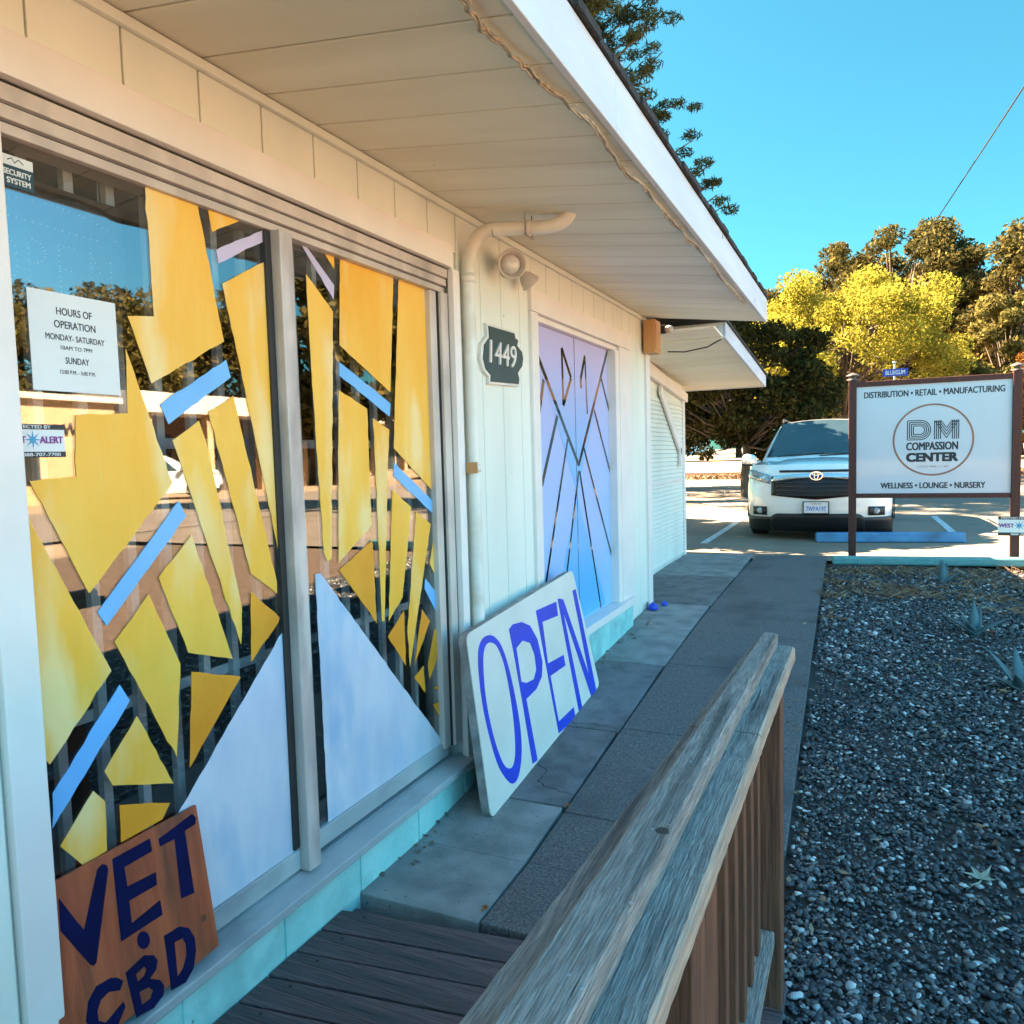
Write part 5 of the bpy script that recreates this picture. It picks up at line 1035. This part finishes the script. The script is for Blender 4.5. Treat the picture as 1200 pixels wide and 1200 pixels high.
for k, (x, y, h, cr) in enumerate([(-16, 62, 8, 5), (-9.5, 66, 8.5, 5), (12, 58, 10, 5), (-23, 60, 8, 5)]):
    tree('dark_tree', x, y, 1.0, h, cr, M['ldark'] if k < 2 else M['loak'], ['dark tree far behind the low wall, left of the white car there', 'dark tree far behind the low wall, right of the white car there', 'brown oak far off to the right of the sign', 'dark tree far off behind the annex'][k], n=16000, clumps=40, size=.2, cz=.55, ch=.42, csize=.32, trunk=.25, seed=30+k)
tree('shade_tree', -5.65, 12.0, .3, 5.8, 2.0, M['loak'], 'broad oak standing beyond the annex, shading the parking lot', n=26000, clumps=34, size=.10, cz=.68, ch=.28, csize=.33, trunk=.17, seed=41)
tree('shade_tree', -7.0, 13.3, .3, 5.0, 1.5, M['loak'], 'second broad oak beyond the annex, a little farther along the parking lot', n=18000, clumps=30, size=.10, cz=.68, ch=.28, csize=.33, trunk=.15, seed=42)
# conifer behind the roof: tiers of drooping, upswept boughs
ct_ = thing('conifer_tree', (-8.9, 20, .3), 'tall dark conifer rising behind the roof edge', 'tree')
tr = MB(); tr.tube([(-8.9, 20, .2), (-8.9, 20, 12), (-8.9, 20, 26)], [.45, .3, .04], 10); cs = []; rr = []; cn = []
rs_ = np.random.default_rng(77)
for k in range(230):
    z = rs_.uniform(4.5, 25.5); ln = (26.5-z)*.24*rs_.uniform(.75, 1.15)+.7; ln = min(ln, 6.3); a = rs_.uniform(0, 6.283)
    d = Vector((math.cos(a), math.sin(a), 0)); s0 = Vector((-8.9, 20, z)); tip = s0+d*ln+Vector((0, 0, ln*.10)); mid = s0+d*ln*.55+Vector((0, 0, -ln*.10)); tr.tube([s0, mid, tip], [.06, .04, .012], 5)
    for q in np.linspace(.35, 1, 11):
        p = s0*(1-q)**2+mid*2*q*(1-q)+tip*q*q; cs.append(tuple(p+Vector(rs_.normal(0, .12, 3)))); rr.append(.20+.26*(1-q)+.08*rs_.random()); cn.append(int(120+140*(1-q)))
tr.build('trunk', M['barkm'], ct_); lv, lfc = leaves(cs, rr, cn, .085, .42, .17); npmesh('crown', lv, lfc, M['lpine'], ct_)

# ------------------------------------------------------------ far things
lw = thing('low_wall', (-6, 37.1, .3), 'long low peach wall with a pale cap across the far side of the lot', 'wall')
MB().box(-30, 12, 37.0, 37.22, .2, .50).build('wall', M['peach'], lw); MB().box(-30, 12, 36.93, 37.29, .5005, .56).build('cap', M['stuccowhite'], lw)
sg_ = thing('street_sign', (.72, 25, .3), 'blue street name sign on a steel pole behind the roadside sign', 'sign')
MB().tube([(.75, 25, .25), (.75, 25, 3.92)], .03, 10).build('pole', M['galv'], sg_)
m = MB(); m.box(.44, 1.10, 24.955, 24.969, 3.55, 3.76); bl = m.build('name_plate', M['signblue'], sg_)
m = MB(); put_text(m, 'BLUEGUM', (.77, 24.9545, 3.655), UX, V, NY, .12, .5, .02, center=True); m.build('lettering', M['paper'], bl)
m = MB(); m.lathe((.75, 25, 3.92), (0, 0, 1), [(0, .03), (0, .05), (.05, .05), (.06, .001)], 12); m.build('cap', M['galv'], sg_)
up_ = thing('utility_pole', (.95, 44, 1.0), 'wooden utility pole standing among the oaks', 'pole')
MB().tube([(.95, 44, .9), (.95, 44, 9.4)], [.16, .11], 10).build('pole', M['barkm'], up_); MB().box(.0, 1.9, 43.85, 43.97, 8.75, 8.87).build('crossarm', M['barkm'], up_)
m = MB(); A = Vector((.95, 43.8, 9.2)); B = Vector((1.808, 12, 6.174)); d = B-A; Cc = A+d*1.9
m.tube([A+(Cc-A)*q+Vector((0, 0, -.5*4*q*(1-q)*.25)) for q in np.linspace(0, 1, 30)], .012, 6)
tag(based(m.build('overhead_wire', M['ink']), A), 'thin black overhead wire crossing the sky down to the oaks', 'wire')
def house(name, x0, x1, y0, y1, h, wallm, label, z0=.28):
    t = thing(name, ((x0+x1)/2, (y0+y1)/2, z0), label, 'building'); MB().box(x0, x1, y0, y1, z0-.3, z0+h).build('wall', wallm, t); return t
h1 = house('tan_house', 8.2, 16, 38.5, 46, 3.2, M['peach'], 'tan house at the right edge beyond the sign', 1.0)
MB().hexa([(7.7, 38, 4.2), (16.5, 38, 4.2), (16.5, 46.5, 4.2), (7.7, 46.5, 4.2), (9.5, 41, 5.8), (15, 41, 5.8), (15, 44, 5.8), (9.5, 44, 5.8)]).build('roof', M['brown'], h1)
for x in (9.3, 12.3): MB().box(x, x+1.4, 38.44, 38.499, 2.0, 3.3).build('window', M['shopglass'], h1)
wh = house('white_house', -40, -19, 92, 104, 4.6, M['stuccowhite'], 'long white house far behind the low wall and the dark trees', 1.1)
MB().hexa([(-41, 91, 5.7), (-18, 91, 5.7), (-18, 105, 5.7), (-41, 105, 5.7), (-38, 96, 7.8), (-21, 96, 7.8), (-21, 100, 7.8), (-38, 100, 7.8)]).build('roof', M['brown'], wh)
for x in (-37, -31, -25): MB().box(x, x+2.2, 91.93, 91.999, 2.4, 4.2).build('window', M['shopglass'], wh)
s1 = house('brick_shop', 25, 36, 15.2, 22.6, 3.9, M['peach'], 'peach brick shop across the road, seen in the left window pane')
MB().box(24.7, 36.3, 15.0, 22.8, 4.181, 4.4).build('roof', M['stuccowhite'], s1)
m = MB()
for (y, z, w) in [(19.9, 3.1, .9), (20.9, 3.45, 1.0)]:       # brush lettering on the wall, too small to read
    pts = [(24.97, y+w*q, z+.16*math.sin(q*19)+.08*math.sin(q*41+1)) for q in np.linspace(0, 1, 40)]; m.tube(pts, .05, 6)
m.build('wall_lettering', M['ink'], s1)
for y in (16.2, 18.0): MB().box(24.95, 24.999, y, y+1.2, 1.0, 2.4).build('window', M['shopglass'], s1)
s2 = house('shop_row', 26.5, 38, 22.9, 52, 3.6, M['brown'], 'long row of shops with a white roof band across the road, seen reflected')
MB().box(24.2, 38.3, 22.85, 52.3, 3.881, 4.75).build('roof', M['stuccowhite'], s2)
c0 = None
for k, y in enumerate(np.arange(23.6, 52, 3.4)):
    if c0 is None: c0 = c = MB().box(24.5, 24.85, 23.6, 23.95, .1, 3.88).build('pillar', M['peach'], s2)
    else: c = dup(c0, s2)
    c.location = (0, y-23.6, 0)
w0 = None
for k, y in enumerate(np.arange(24.2, 51, 3.4)):
    if w0 is None: w0 = c = MB().box(26.44, 26.499, 24.2, 26.6, .9, 3.0).build('window', M['shopglass'], s2); MB().box(26.40, 26.439, 25.36, 25.44, .9, 3.0).build('frame', M['stuccowhite'], c)
    else: c = dup(w0, s2)
    c.location = (0, y-24.2, 0)
for k, (x, y, h, cr, lb) in enumerate([(42, 16, 11.5, 5.2, 'dark tree behind the brick shop across the road'), (44, 26, 12.5, 5.4, 'dark tree behind the near end of the shop row'), (45, 36, 14, 6, 'dark tree behind the middle of the shop row'), (46, 48, 16, 7, 'dark tree behind the far end of the shop row'), (23.5, 35.5, 12.5, 4.3, 'tall oak by the kerb in front of the shop row'), (23, 48, 13, 4.6, 'tall oak by the kerb farther along the shop row'), (24, 66, 13, 5.5, 'tall oak past the far end of the shop row')]):
    tree('street_tree', x, y, .2, h, cr, M['loak'], lb, 'trees across the road', n=20000, clumps=44, size=.26, cz=.58, ch=.40, csize=.33, trunk=.28, seed=50+k)
